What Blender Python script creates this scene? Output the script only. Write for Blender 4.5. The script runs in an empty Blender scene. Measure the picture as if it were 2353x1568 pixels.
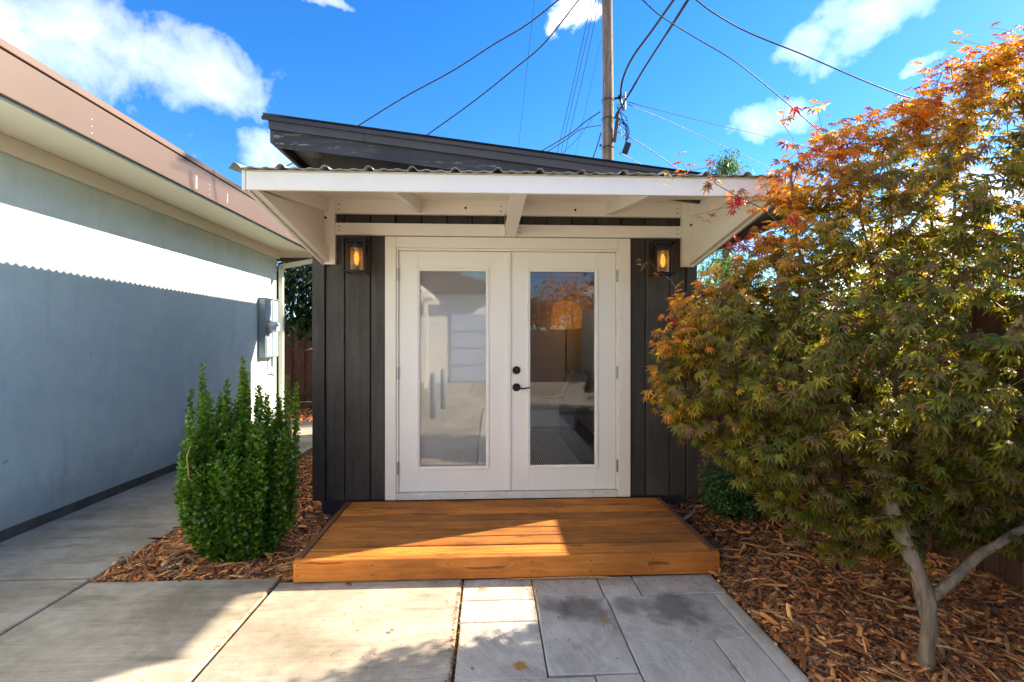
import bpy, bmesh, math, random
import numpy as np
from mathutils import Vector, Matrix

random.seed(7)
RNG = np.random.default_rng(11)
SC = bpy.context.scene
COL = SC.collection
TH = math.radians(2.6)

# ------------------------------------------------------------------ camera, world, sun, exposure
cam = bpy.data.cameras.new('camera')
camo = bpy.data.objects.new('camera', cam)
COL.objects.link(camo)
camo.location = (0, 0, 1.475)
camo.rotation_euler = (math.pi / 2, 0, -TH)
cam.sensor_width = 36
cam.lens = 16.83
cam.clip_start = 0.05
cam.clip_end = 2000
SC.camera = camo

SUN_DIR = Vector((1.61, 0.60, 1.0)).normalized()       # towards the sun
SKY_STRENGTH = 0.05
SKY_SAT = 1.26
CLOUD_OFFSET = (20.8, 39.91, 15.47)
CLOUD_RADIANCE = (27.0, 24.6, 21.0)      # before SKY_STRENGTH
SUN_STRENGTH = 2.0
EXPOSURE = 3.02

world = bpy.data.worlds.new('World')
SC.world = world
world.use_nodes = True
wt = world.node_tree
wt.nodes.clear()


def nd(nt, typ, ins=None, **kw):
    n = nt.nodes.new(typ)
    for k, v in kw.items():
        setattr(n, k, v)
    if ins:
        for k, v in ins.items():
            s = n.inputs[k]
            if isinstance(v, bpy.types.NodeSocket):
                nt.links.new(v, s)
            else:
                s.default_value = v
    return n


def ramp(nt, fac, stops, interp='LINEAR'):
    n = nt.nodes.new('ShaderNodeValToRGB')
    n.color_ramp.interpolation = interp
    cr = n.color_ramp
    while len(cr.elements) < len(stops):
        cr.elements.new(0.5)
    for e, (p, c) in zip(cr.elements, stops):
        e.position = p
        e.color = c if len(c) == 4 else (*c, 1)
    nt.links.new(fac, n.inputs[0])
    return n.outputs[0]


def mth(nt, op, a, b=None, clamp=False):
    n = nt.nodes.new('ShaderNodeMath')
    n.operation = op
    n.use_clamp = clamp
    for i, v in enumerate((a, b)):
        if v is None:
            continue
        if isinstance(v, bpy.types.NodeSocket):
            nt.links.new(v, n.inputs[i])
        else:
            n.inputs[i].default_value = v
    return n.outputs[0]


def mixc(nt, fac, a, b, blend='MIX'):
    n = nt.nodes.new('ShaderNodeMix')
    n.data_type = 'RGBA'
    n.blend_type = blend
    for i, v in ((0, fac), (6, a), (7, b)):
        if isinstance(v, bpy.types.NodeSocket):
            nt.links.new(v, n.inputs[i])
        else:
            n.inputs[i].default_value = v if i == 0 or len(v) == 4 else (*v, 1)
    return n.outputs[2]


sky = nd(wt, 'ShaderNodeTexSky', sky_type='NISHITA')
sky.sun_disc = False
sky.sun_elevation = math.asin(SUN_DIR.z)
sky.sun_rotation = math.atan2(SUN_DIR.x, SUN_DIR.y)
sky.altitude = 20
sky.air_density = 1.0
sky.dust_density = 0.1
sky.ozone_density = 5.0
skyc = nd(wt, 'ShaderNodeHueSaturation', {'Hue': .506, 'Saturation': SKY_SAT, 'Value': .80, 'Color': sky.outputs[0]}).outputs[0]
geo = nd(wt, 'ShaderNodeTexCoord')
dirv = geo.outputs['Generated']
sep = nd(wt, 'ShaderNodeSeparateXYZ', {0: dirv})


def cloud_dir(px, py):        # a direction in the sky, from bearing and height seen in the photograph
    a = (px - 1176.5) / 1100.0
    b = -(py - 784) / 1100.0
    c, s = math.cos(TH), math.sin(TH)
    return Vector((a * c + s, -a * s + c, b)).normalized()


# cumulus streaks: each an ellipsoidal patch of sky (direction, half sizes along / across, tilt)
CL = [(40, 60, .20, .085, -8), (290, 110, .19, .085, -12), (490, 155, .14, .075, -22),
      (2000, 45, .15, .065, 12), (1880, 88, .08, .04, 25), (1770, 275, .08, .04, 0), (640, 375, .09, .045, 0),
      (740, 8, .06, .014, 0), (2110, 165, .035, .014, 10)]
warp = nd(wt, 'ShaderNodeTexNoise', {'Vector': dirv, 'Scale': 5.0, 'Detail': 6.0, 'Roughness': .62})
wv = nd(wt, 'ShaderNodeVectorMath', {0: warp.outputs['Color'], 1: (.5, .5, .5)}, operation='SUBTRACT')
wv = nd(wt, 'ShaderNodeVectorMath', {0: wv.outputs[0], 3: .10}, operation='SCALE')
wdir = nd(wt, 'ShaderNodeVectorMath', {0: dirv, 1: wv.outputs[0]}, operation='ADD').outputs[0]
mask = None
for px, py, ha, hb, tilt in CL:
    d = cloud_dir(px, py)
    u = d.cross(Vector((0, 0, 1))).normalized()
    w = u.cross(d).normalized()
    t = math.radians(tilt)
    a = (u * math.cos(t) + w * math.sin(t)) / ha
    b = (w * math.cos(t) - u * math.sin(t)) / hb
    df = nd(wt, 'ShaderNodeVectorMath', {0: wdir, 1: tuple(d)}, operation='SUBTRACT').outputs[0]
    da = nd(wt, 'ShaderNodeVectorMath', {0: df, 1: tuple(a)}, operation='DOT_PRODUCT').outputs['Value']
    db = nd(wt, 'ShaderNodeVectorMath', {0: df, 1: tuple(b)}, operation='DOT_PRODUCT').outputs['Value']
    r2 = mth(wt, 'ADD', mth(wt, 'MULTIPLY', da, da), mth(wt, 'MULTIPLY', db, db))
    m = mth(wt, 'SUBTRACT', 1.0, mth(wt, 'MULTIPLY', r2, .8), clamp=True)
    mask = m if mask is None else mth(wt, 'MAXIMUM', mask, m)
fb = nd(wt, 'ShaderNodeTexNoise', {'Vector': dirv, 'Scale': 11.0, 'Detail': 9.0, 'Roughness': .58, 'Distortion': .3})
# bright cloud field added to fill the shade, offset to keep the view mostly clear
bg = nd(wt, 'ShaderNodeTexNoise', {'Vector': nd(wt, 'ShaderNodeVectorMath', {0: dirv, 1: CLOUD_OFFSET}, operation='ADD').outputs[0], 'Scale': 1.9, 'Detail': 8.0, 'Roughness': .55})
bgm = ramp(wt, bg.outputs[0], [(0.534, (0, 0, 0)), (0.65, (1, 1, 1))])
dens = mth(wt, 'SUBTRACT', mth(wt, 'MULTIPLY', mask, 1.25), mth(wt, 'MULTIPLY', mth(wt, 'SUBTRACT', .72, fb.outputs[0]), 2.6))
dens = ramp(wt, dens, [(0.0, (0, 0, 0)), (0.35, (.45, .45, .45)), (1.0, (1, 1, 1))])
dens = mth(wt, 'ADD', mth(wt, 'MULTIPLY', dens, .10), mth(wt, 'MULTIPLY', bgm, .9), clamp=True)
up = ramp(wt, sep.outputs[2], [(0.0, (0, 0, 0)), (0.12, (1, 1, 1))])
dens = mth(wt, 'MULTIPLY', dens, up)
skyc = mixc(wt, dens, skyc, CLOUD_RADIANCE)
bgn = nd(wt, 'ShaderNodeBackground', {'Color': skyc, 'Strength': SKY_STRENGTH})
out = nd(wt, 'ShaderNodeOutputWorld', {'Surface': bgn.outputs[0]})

sun = bpy.data.lights.new('sun', 'SUN')
suno = bpy.data.objects.new('sun', sun)
COL.objects.link(suno)
sun.energy = SUN_STRENGTH
sun.angle = math.radians(0.55)
sun.color = (1.0, 0.86, 0.66)
suno.rotation_euler = (-SUN_DIR).to_track_quat('-Z', 'Y').to_euler()

SC.view_settings.view_transform = 'Standard'
SC.view_settings.look = 'None'
SC.view_settings.gamma = 1
SC.view_settings.use_curve_mapping = False
SC.view_settings.exposure = EXPOSURE
SC.render.engine = 'CYCLES'
SC.cycles.max_bounces = 10
SC.cycles.transparent_max_bounces = 16
SC.cycles.transmission_bounces = 8
SC.cycles.diffuse_bounces = 6

# ------------------------------------------------------------------ materials
MATS = {}


def newmat(name):
    m = bpy.data.materials.new(name)
    m.use_nodes = True
    nt = m.node_tree
    nt.nodes.clear()
    o = nt.nodes.new('ShaderNodeOutputMaterial')
    p = nt.nodes.new('ShaderNodeBsdfPrincipled')
    nt.links.new(p.outputs[0], o.inputs[0])
    MATS[name] = m
    return m, nt, p, o


def coords(nt, scale=(1, 1, 1), rnd=True):
    tc = nt.nodes.new('ShaderNodeTexCoord')
    v = tc.outputs['Object']
    if rnd:
        oi = nt.nodes.new('ShaderNodeObjectInfo')
        off = nd(nt, 'ShaderNodeVectorMath', {0: oi.outputs['Random'], 1: (37.1, 91.7, 53.3)}, operation='MULTIPLY')
        # (random value is broadcast to a vector)
        v = nd(nt, 'ShaderNodeVectorMath', {0: v, 1: off.outputs[0]}, operation='ADD').outputs[0]
    return nd(nt, 'ShaderNodeVectorMath', {0: v, 1: scale}, operation='MULTIPLY').outputs[0]


def simple(name, col, rough=.6, var=.12, scale=3.0, bump=.1, bscale=60., metal=0., dirt=None, dist=.002, spec=.5, stretch=(1, 1, 1)):
    m, nt, p, o = newmat(name)
    v = coords(nt, stretch)
    n1 = nd(nt, 'ShaderNodeTexNoise', {'Vector': v, 'Scale': scale, 'Detail': 8., 'Roughness': .65})
    a = tuple(c * (1 - var) for c in col)
    b = tuple(min(1, c * (1 + var)) for c in col)
    c = ramp(nt, n1.outputs[0], [(.3, a), (.7, b)])
    if dirt:
        n3 = nd(nt, 'ShaderNodeTexNoise', {'Vector': v, 'Scale': dirt[1], 'Detail': 10., 'Roughness': .7, 'Distortion': .6})
        f = ramp(nt, n3.outputs[0], [(dirt[2], (0, 0, 0)), (min(1, dirt[2] + .15), (dirt[3],) * 3)])
        c = mixc(nt, f, c, dirt[0])
    nt.links.new(c, p.inputs['Base Color'])
    p.inputs['Roughness'].default_value = rough
    p.inputs['Metallic'].default_value = metal
    p.inputs['Specular IOR Level'].default_value = spec
    if bump:
        n2 = nd(nt, 'ShaderNodeTexNoise', {'Vector': v, 'Scale': bscale, 'Detail': 6., 'Roughness': .6})
        bp = nd(nt, 'ShaderNodeBump', {'Height': n2.outputs[0], 'Strength': bump, 'Distance': dist})
        nt.links.new(bp.outputs[0], p.inputs['Normal'])
    return m


def wood(name, dark, mid, light, along='X', rough=.55, knots=True, bump=.35, worn=None, grain=1.0, stain=0.):
    m, nt, p, o = newmat(name)
    st = {'X': (1, 1, 1), 'Y': (1, 1, 1), 'Z': (1, 1, 1)}[along]
    v = coords(nt, st)
    sc = {'X': (1.3, 26, 26), 'Y': (26, 1.3, 26), 'Z': (26, 26, 1.3)}[along]
    sk = {'X': (2.2, 6.5, 6.5), 'Y': (6.5, 2.2, 6.5), 'Z': (6.5, 6.5, 2.2)}[along]
    vg = nd(nt, 'ShaderNodeVectorMath', {0: v, 1: tuple(s * grain for s in sc)}, operation='MULTIPLY').outputs[0]
    wob = nd(nt, 'ShaderNodeTexNoise', {'Vector': v, 'Scale': 2.5, 'Detail': 3.})
    wob = nd(nt, 'ShaderNodeVectorMath', {0: wob.outputs['Color'], 3: 2.2}, operation='SCALE').outputs[0]
    vg = nd(nt, 'ShaderNodeVectorMath', {0: vg, 1: wob}, operation='ADD').outputs[0]
    g = nd(nt, 'ShaderNodeTexNoise', {'Vector': vg, 'Scale': 1.0, 'Detail': 9., 'Roughness': .68})
    c = ramp(nt, g.outputs[0], [(.28, dark), (.5, mid), (.74, light)])
    big = nd(nt, 'ShaderNodeTexNoise', {'Vector': v, 'Scale': 1.7, 'Detail': 5., 'Roughness': .6})
    bf = ramp(nt, big.outputs[0], [(.35, (.62, .62, .62)), (.7, (1.12, 1.12, 1.12))])
    c = mixc(nt, 1.0, c, bf, 'MULTIPLY')
    if stain:
        sn = nd(nt, 'ShaderNodeTexNoise', {'Vector': nd(nt, 'ShaderNodeVectorMath', {0: v, 1: {'X': (1.5, 5, 5), 'Y': (5, 1.5, 5), 'Z': (5, 5, 1.5)}[along]}, operation='MULTIPLY').outputs[0], 'Scale': 1.6, 'Detail': 7., 'Roughness': .7})
        c = mixc(nt, ramp(nt, sn.outputs[0], [(.50, (0, 0, 0)), (.68, (stain, stain, stain))]), c, tuple(x * .35 for x in dark))
    oi = nt.nodes.new('ShaderNodeObjectInfo')
    of = ramp(nt, oi.outputs['Random'], [(0, (.66, .66, .69)), (1, (1.18, 1.14, 1.10))])
    c = mixc(nt, 1.0, c, of, 'MULTIPLY')
    if knots:
        vk = nd(nt, 'ShaderNodeVectorMath', {0: v, 1: sk}, operation='MULTIPLY').outputs[0]
        vo = nd(nt, 'ShaderNodeTexVoronoi', {'Vector': vk, 'Scale': .8, 'Randomness': 1.0}, distance='EUCLIDEAN')
        kf = ramp(nt, vo.outputs['Distance'], [(0.0, (.9, .9, .9)), (.035, (.35, .35, .35)), (.055, (.85, .85, .85)), (.085, (.15, .15, .15)), (.16, (0, 0, 0))])
        c = mixc(nt, kf, c, tuple(x * .28 for x in dark))
        chk = nd(nt, 'ShaderNodeTexNoise', {'Vector': vg, 'Scale': .9, 'Detail': 2., 'Roughness': .4})
        cf = ramp(nt, chk.outputs[0], [(.66, (0, 0, 0)), (.70, (.75, .75, .75))])
        c = mixc(nt, cf, c, tuple(x * .25 for x in dark))
    if worn:
        wn = nd(nt, 'ShaderNodeTexNoise', {'Vector': vg, 'Scale': 1.6, 'Detail': 6., 'Roughness': .7})
        wb = nd(nt, 'ShaderNodeTexNoise', {'Vector': v, 'Scale': 1.1, 'Detail': 4.})
        wf = mth(nt, 'MULTIPLY', ramp(nt, wn.outputs[0], [(.55, (0, 0, 0)), (.60, (1, 1, 1))]), ramp(nt, wb.outputs[0], [(.46, (0, 0, 0)), (.58, (1, 1, 1))]))
        c = mixc(nt, mth(nt, 'MULTIPLY', wf, worn[1]), c, worn[0])
    nt.links.new(c, p.inputs['Base Color'])
    rr = ramp(nt, g.outputs[0], [(.3, (rough + .12,) * 3), (.7, (rough - .08,) * 3)])
    nt.links.new(rr, p.inputs['Roughness'])
    bp = nd(nt, 'ShaderNodeBump', {'Height': g.outputs[0], 'Strength': bump, 'Distance': .003})
    nt.links.new(bp.outputs[0], p.inputs['Normal'])
    return m


M_white = simple('white_paint', (.86, .81, .72), .42, .03, 2.5, .12, 180, dist=.001)
M_door = simple('white_door_paint', (.87, .845, .79), .36, .02, 2., .06, 240, dist=.0008)
M_sill = simple('worn_white_sill', (.70, .67, .62), .5, .1, 9., .2, 120, dirt=((.12, .10, .08), 26, .60, .8))
M_siding = wood('dark_siding', (.038, .033, .026), (.055, .048, .039), (.075, .066, .053), 'Z', .55, knots=False, bump=.5, worn=((.12, .11, .09), .2))
M_darktrim = wood('dark_fascia_paint', (.042, .034, .031), (.058, .048, .043), (.08, .066, .058), 'X', .5, knots=False, bump=.35, worn=((.42, .35, .24), .8))
M_darkplain = simple('dark_brown_paint', (.062, .050, .045), .5, .15, 4., .15, 90)
M_skirt = simple('slate_skirt_paint', (.035, .036, .048), .6, .2, 6., .3, 60)
M_metal_dark = simple('dark_roof_metal', (.045, .037, .034), .38, .1, 3., .05, 40, metal=.2)
M_galv = simple('weathered_roof_sheet', (.36, .38, .35), .5, .2, 8., .15, 50, metal=.1, dirt=((.10, .09, .07), 14, .55, .8))
M_deck = wood('stained_deck_board', (.36, .105, .012), (.60, .205, .022), (.74, .29, .036), 'X', .75, bump=.7, grain=1.4, stain=.6)
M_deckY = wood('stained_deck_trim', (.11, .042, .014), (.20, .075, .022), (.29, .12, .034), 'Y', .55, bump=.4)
M_rim = wood('stained_rim_board', (.42, .125, .014), (.56, .185, .024), (.68, .26, .040), 'X', .72, bump=.4, grain=1.2, stain=.3)
M_fence = wood('redwood_fence_board', (.06, .022, .012), (.13, .052, .028), (.22, .10, .055), 'Z', .7, bump=.5)
M_fencegrey = simple('dark_gate_paint', (.03, .034, .04), .6, .2, 5, .2, 60)
M_pole = wood('weathered_pole_wood', (.06, .040, .026), (.20, .145, .095), (.36, .28, .20), 'Z', .8, knots=False, bump=1.0, grain=.45)
M_fascia = simple('salmon_brown_fascia', (.098, .059, .041), .55, .05, 1.6, .08, 90, dirt=((.27, .18, .14), 30, .74, .6))
M_fasciatop = simple('brown_roof_edge', (.13, .08, .06), .6, .08, 2.5, .1, 80)
M_soffit = simple('cream_soffit', (.80, .74, .60), .6, .03, 1.5, .08, 120)
M_conduit = simple('grey_metal_paint', (.24, .31, .36), .45, .08, 6, .06, 60, metal=.1)
M_down = simple('cream_downspout', (.66, .65, .56), .42, .05, 5, .05, 60)
M_black = simple('black_metal', (.012, .012, .013), .38, .1, 8, .05, 90, metal=.5)
M_lantern = simple('bronze_lantern_metal', (.035, .032, .030), .40, .1, 12, .1, 150, metal=.6)
M_bronze = simple('oil_rubbed_bronze', (.025, .020, .017), .30, .2, 15, .05, 150, metal=.8)
M_steel = simple('steel_hinge', (.42, .41, .39), .35, .1, 15, .05, 150, metal=.85)
M_cable = simple('black_cable', (.012, .012, .014), .5, .1, 5, 0)
M_floor = wood('dark_floor_boards', (.035, .022, .016), (.065, .042, .03), (.10, .065, .05), 'Y', .35, knots=False, bump=.1)
M_inwall = simple('interior_wall_paint', (.80, .76, .68), .7, .03, 2, .05, 90)
M_grey_fab = simple('grey_upholstery', (.50, .54, .58), .9, .15, 40, .5, 500)
M_throw = simple('cream_knit_throw', (.85, .83, .70), .95, .12, 60, .7, 220)
M_blind = simple('white_roller_blind', (.90, .91, .92), .8, .02, 4, .1, 300)
m = MATS['white_roller_blind']
nt = m.node_tree
pp = [n_ for n_ in nt.nodes if n_.type == 'BSDF_PRINCIPLED'][0]
oo = [n_ for n_ in nt.nodes if n_.type == 'OUTPUT_MATERIAL'][0]
tl_ = nd(nt, 'ShaderNodeBsdfTranslucent', {'Color': (.92, .93, .95, 1)})
mx_ = nd(nt, 'ShaderNodeMixShader', {0: .4, 1: pp.outputs[0], 2: tl_.outputs[0]})
nt.links.new(mx_.outputs[0], oo.inputs[0])
M_glassgrey = simple('clear_meter_plastic', (.62, .68, .74), .12, .05, 6, 0)

# woven rug
m, nt, p, o = newmat('woven_rug')
v = coords(nt, (1, 1, 1), False)
wa = nd(nt, 'ShaderNodeTexWave', {'Vector': v, 'Scale': 13., 'Distortion': 3., 'Detail': 3., 'Detail Scale': 3.})
no = nd(nt, 'ShaderNodeTexNoise', {'Vector': v, 'Scale': 130., 'Detail': 3.})
f = mth(nt, 'ADD', mth(nt, 'MULTIPLY', wa.outputs[0], .5), mth(nt, 'MULTIPLY', no.outputs[0], .5))
nt.links.new(ramp(nt, f, [(.35, (.22, .18, .11)), (.52, (.66, .58, .42)), (.7, (.92, .84, .66))]), p.inputs['Base Color'])
p.inputs['Roughness'].default_value = .95
nt.links.new(nd(nt, 'ShaderNodeBump', {'Height': f, 'Strength': .8, 'Distance': .01}).outputs[0], p.inputs['Normal'])
M_rug = m

# stucco
m, nt, p, o = newmat('pale_blue_green_stucco')
v = coords(nt, (1, 1, 1), False)
n1 = nd(nt, 'ShaderNodeTexNoise', {'Vector': v, 'Scale': 1.1, 'Detail': 6., 'Roughness': .6})
c = ramp(nt, n1.outputs[0], [(.3, (.57, .68, .62)), (.7, (.64, .75, .685))])
vv = nd(nt, 'ShaderNodeVectorMath', {0: v, 1: (1, 5, .5)}, operation='MULTIPLY').outputs[0]
n4 = nd(nt, 'ShaderNodeTexNoise', {'Vector': vv, 'Scale': 1.6, 'Detail': 7., 'Roughness': .65})
c = mixc(nt, ramp(nt, n4.outputs[0], [(.55, (0, 0, 0)), (.8, (.35, .35, .35))]), c, (.34, .40, .41))
n5 = nd(nt, 'ShaderNodeTexNoise', {'Vector': v, 'Scale': 9., 'Detail': 2.})
c = mixc(nt, ramp(nt, n5.outputs[0], [(.76, (0, 0, 0)), (.78, (.5, .5, .5))]), c, (.30, .33, .33))
sz_ = nd(nt, 'ShaderNodeSeparateXYZ', {0: v}).outputs[2]
dn_ = nd(nt, 'ShaderNodeTexNoise', {'Vector': v, 'Scale': 6., 'Detail': 7., 'Roughness': .7})
dz_ = mth(nt, 'SUBTRACT', mth(nt, 'ADD', .10, mth(nt, 'MULTIPLY', dn_.outputs[0], .75)), sz_)
c = mixc(nt, ramp(nt, dz_, [(.0, (0, 0, 0)), (.30, (.45, .45, .45))]), c, (.30, .29, .24))
n7 = nd(nt, 'ShaderNodeTexNoise', {'Vector': v, 'Scale': 3.2, 'Detail': 9., 'Roughness': .72, 'Distortion': .8})
c = mixc(nt, 1.0, c, ramp(nt, n7.outputs[0], [(.3, (.88, .89, .90)), (.7, (1.06, 1.05, 1.04))]), 'MULTIPLY')
nt.links.new(c, p.inputs['Base Color'])
p.inputs['Roughness'].default_value = .85
n2 = nd(nt, 'ShaderNodeTexNoise', {'Vector': v, 'Scale': 38., 'Detail': 8., 'Roughness': .7})
n3 = nd(nt, 'ShaderNodeTexNoise', {'Vector': v, 'Scale': 4., 'Detail': 3.})
h = mth(nt, 'ADD', n2.outputs[0], mth(nt, 'MULTIPLY', n3.outputs[0], 2.))
nt.links.new(nd(nt, 'ShaderNodeBump', {'Height': h, 'Strength': .7, 'Distance': .010}).outputs[0], p.inputs['Normal'])
M_stucco = m

# broom finished concrete
m, nt, p, o = newmat('broom_finished_concrete')
v = coords(nt, (1, 1, 1), True)
n1 = nd(nt, 'ShaderNodeTexNoise', {'Vector': v, 'Scale': 1.3, 'Detail': 9., 'Roughness': .68, 'Distortion': .4})
c = ramp(nt, n1.outputs[0], [(.34, (.27, .225, .165)), (.50, (.41, .35, .27)), (.66, (.52, .45, .36))])
vs = nd(nt, 'ShaderNodeVectorMath', {0: v, 1: (.9, 4.2, 1)}, operation='MULTIPLY').outputs[0]
n2 = nd(nt, 'ShaderNodeTexNoise', {'Vector': vs, 'Scale': 1.6, 'Detail': 8., 'Roughness': .7})
c = mixc(nt, ramp(nt, n2.outputs[0], [(.50, (0, 0, 0)), (.62, (.7, .7, .7))]), c, (.25, .20, .135))
n8 = nd(nt, 'ShaderNodeTexNoise', {'Vector': v, 'Scale': 14., 'Detail': 9., 'Roughness': .75})
c = mixc(nt, 1.0, c, ramp(nt, n8.outputs[0], [(.3, (.84, .84, .84)), (.7, (1.12, 1.12, 1.12))]), 'MULTIPLY')
c = mixc(nt, ramp(nt, n2.outputs[0], [(.28, (.45, .45, .45)), (.42, (0, 0, 0))]), c, (.56, .53, .47))
vb = nd(nt, 'ShaderNodeVectorMath', {0: v, 1: (2.2, 130, 1)}, operation='MULTIPLY').outputs[0]
n3 = nd(nt, 'ShaderNodeTexNoise', {'Vector': vb, 'Scale': 1., 'Detail': 4., 'Roughness': .6})
c = mixc(nt, 1.0, c, ramp(nt, n3.outputs[0], [(.3, (.86, .86, .86)), (.7, (1.08, 1.08, 1.08))]), 'MULTIPLY')
n4 = nd(nt, 'ShaderNodeTexNoise', {'Vector': v, 'Scale': 90., 'Detail': 3.})
c = mixc(nt, ramp(nt, n4.outputs[0], [(.66, (0, 0, 0)), (.72, (.7, .7, .7))]), c, (.12, .11, .10))
oi = nt.nodes.new('ShaderNodeObjectInfo')
c = mixc(nt, 1.0, c, ramp(nt, oi.outputs['Random'], [(0, (.90, .90, .90)), (1, (1.06, 1.06, 1.06))]), 'MULTIPLY')
nt.links.new(c, p.inputs['Base Color'])
p.inputs['Roughness'].default_value = .82
h = mth(nt, 'ADD', n3.outputs[0], mth(nt, 'MULTIPLY', n4.outputs[0], .4))
nt.links.new(nd(nt, 'ShaderNodeBump', {'Height': h, 'Strength': .5, 'Distance': .003}).outputs[0], p.inputs['Normal'])
M_conc = m

# sandstone pavers with ripples, veins and round stains
m, nt, p, o = newmat('grey_sandstone_paver')
v = coords(nt, (1, 1, 1), True)
vw = nd(nt, 'ShaderNodeTexCoord').outputs['Object']
oi = nt.nodes.new('ShaderNodeObjectInfo')
ang = mth(nt, 'MULTIPLY', oi.outputs['Random'], 1.2)
rt = nd(nt, 'ShaderNodeVectorRotate', {'Vector': v, 'Angle': mth(nt, 'ADD', ang, .5)}, rotation_type='Z_AXIS').outputs[0]
n1 = nd(nt, 'ShaderNodeTexNoise', {'Vector': rt, 'Scale': 2.2, 'Detail': 9., 'Roughness': .68, 'Distortion': .8})
c = ramp(nt, n1.outputs[0], [(.34, (.36, .32, .27)), (.5, (.52, .47, .40)), (.66, (.64, .59, .52))])
vs = nd(nt, 'ShaderNodeVectorMath', {0: rt, 1: (1.0, 3.6, 1)}, operation='MULTIPLY').outputs[0]
n2 = nd(nt, 'ShaderNodeTexNoise', {'Vector': vs, 'Scale': 1.5, 'Detail': 8., 'Roughness': .62, 'Distortion': 1.0})
vein = ramp(nt, n2.outputs[0], [(.485, (0, 0, 0)), (.50, (.8, .8, .8)), (.515, (0, 0, 0))])
c = mixc(nt, mth(nt, 'MULTIPLY', vein, .9), c, (.66, .64, .58))
n6 = nd(nt, 'ShaderNodeTexNoise', {'Vector': vs, 'Scale': 5., 'Detail': 6., 'Roughness': .7})
c = mixc(nt, 1.0, c, ramp(nt, n6.outputs[0], [(.3, (.86, .86, .87)), (.7, (1.1, 1.09, 1.07))]), 'MULTIPLY')
# stains at their places on the patio (x, y, radius, colour, amount)
for sx, sy, sr, sc_, am in ((.50, 2.62, .17, (.10, .095, .075), .7), (.37, 2.66, .12, (.10, .095, .075), .6), (1.02, 2.60, .20, (.10, .095, .075), .75), (.77, 2.64, .10, (.11, .10, .08), .6),
                            (.14, 2.18, .040, (.42, .20, .03), .95), (.61, 2.52, .040, (.36, .24, .09), .8), (.42, 2.30, .04, (.26, .21, .12), .5), (-.08, 2.17, .014, (.28, .11, .02), .95),
                            (1.10, 2.12, .03, (.36, .26, .13), .6), (-.05, 2.86, .04, (.34, .25, .13), .7)):
    df = nd(nt, 'ShaderNodeVectorMath', {0: vw, 1: (sx, sy, 0)}, operation='SUBTRACT').outputs[0]
    ns = nd(nt, 'ShaderNodeTexNoise', {'Vector': vw, 'Scale': 9. if sr > .05 else 40., 'Detail': 5.})
    ln = nd(nt, 'ShaderNodeVectorMath', {0: df}, operation='LENGTH').outputs['Value']
    q = mth(nt, 'ADD', mth(nt, 'DIVIDE', ln, sr), mth(nt, 'MULTIPLY', mth(nt, 'SUBTRACT', ns.outputs[0], .5), 1.6))
    k = ramp(nt, q, [(.45, (am,) * 3), (1.0, (0, 0, 0))])
    c = mixc(nt, k, c, sc_)
nt.links.new(c, p.inputs['Base Color'])
p.inputs['Roughness'].default_value = .6
h = mth(nt, 'ADD', mth(nt, 'MULTIPLY', n2.outputs[0], 3.), n6.outputs[0])
nt.links.new(nd(nt, 'ShaderNodeBump', {'Height': h, 'Strength': .35, 'Distance': .008}).outputs[0], p.inputs['Normal'])
M_paver = m

M_soil = simple('dark_mulch_soil', (.07, .038, .022), .95, .5, 18, 1.0, 60, dist=.02)
M_earth = simple('dry_earth', (.20, .15, .10), .95, .3, 3, .6, 20, dist=.02)
M_joint = simple('slab_base_soil', (.10, .085, .065), .95, .35, 12, .6, 60)
M_bark = simple('smooth_grey_maple_bark', (.23, .165, .115), .8, .42, 34, 1.0, 70, dist=.012, dirt=((.07, .075, .035), 9, .48, .75), stretch=(1, 1, .22))
M_darkbark = simple('dark_branch_bark', (.10, .075, .055), .8, .3, 12, .8, 50, dist=.006)
M_twig = simple('reddish_twig_bark', (.14, .07, .04), .6, .3, 12, .2, 50)


def leafmat(name, attr=True, col=(.1, .2, .03), trans=.45, rough=.42, tboost=(2.3, 2.0, 1.0), spec=.5):
    m, nt, p, o = newmat(name)
    if attr:
        a = nd(nt, 'ShaderNodeAttribute', attribute_name='tint')
        c = a.outputs['Color']
    else:
        oi = nt.nodes.new('ShaderNodeObjectInfo')
        c = mixc(nt, 0.0, col, col)
    tc = nt.nodes.new('ShaderNodeTexCoord')
    n = nd(nt, 'ShaderNodeTexNoise', {'Vector': tc.outputs['Object'], 'Scale': 25., 'Detail': 4.})
    c = mixc(nt, 1.0, c, ramp(nt, n.outputs[0], [(.3, (.7, .7, .7)), (.7, (1.25, 1.25, 1.25))]), 'MULTIPLY')
    nt.links.new(c, p.inputs['Base Color'])
    p.inputs['Roughness'].default_value = rough
    p.inputs['Specular IOR Level'].default_value = spec
    tr = nt.nodes.new('ShaderNodeBsdfTranslucent')
    nt.links.new(mixc(nt, 1.0, c, (*tboost, 1), 'MULTIPLY'), tr.inputs['Color'])
    mx = nd(nt, 'ShaderNodeMixShader', {0: trans})
    nt.links.new(p.outputs[0], mx.inputs[1])
    nt.links.new(tr.outputs[0], mx.inputs[2])
    nt.links.new(mx.outputs[0], o.inputs[0])
    return m


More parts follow.
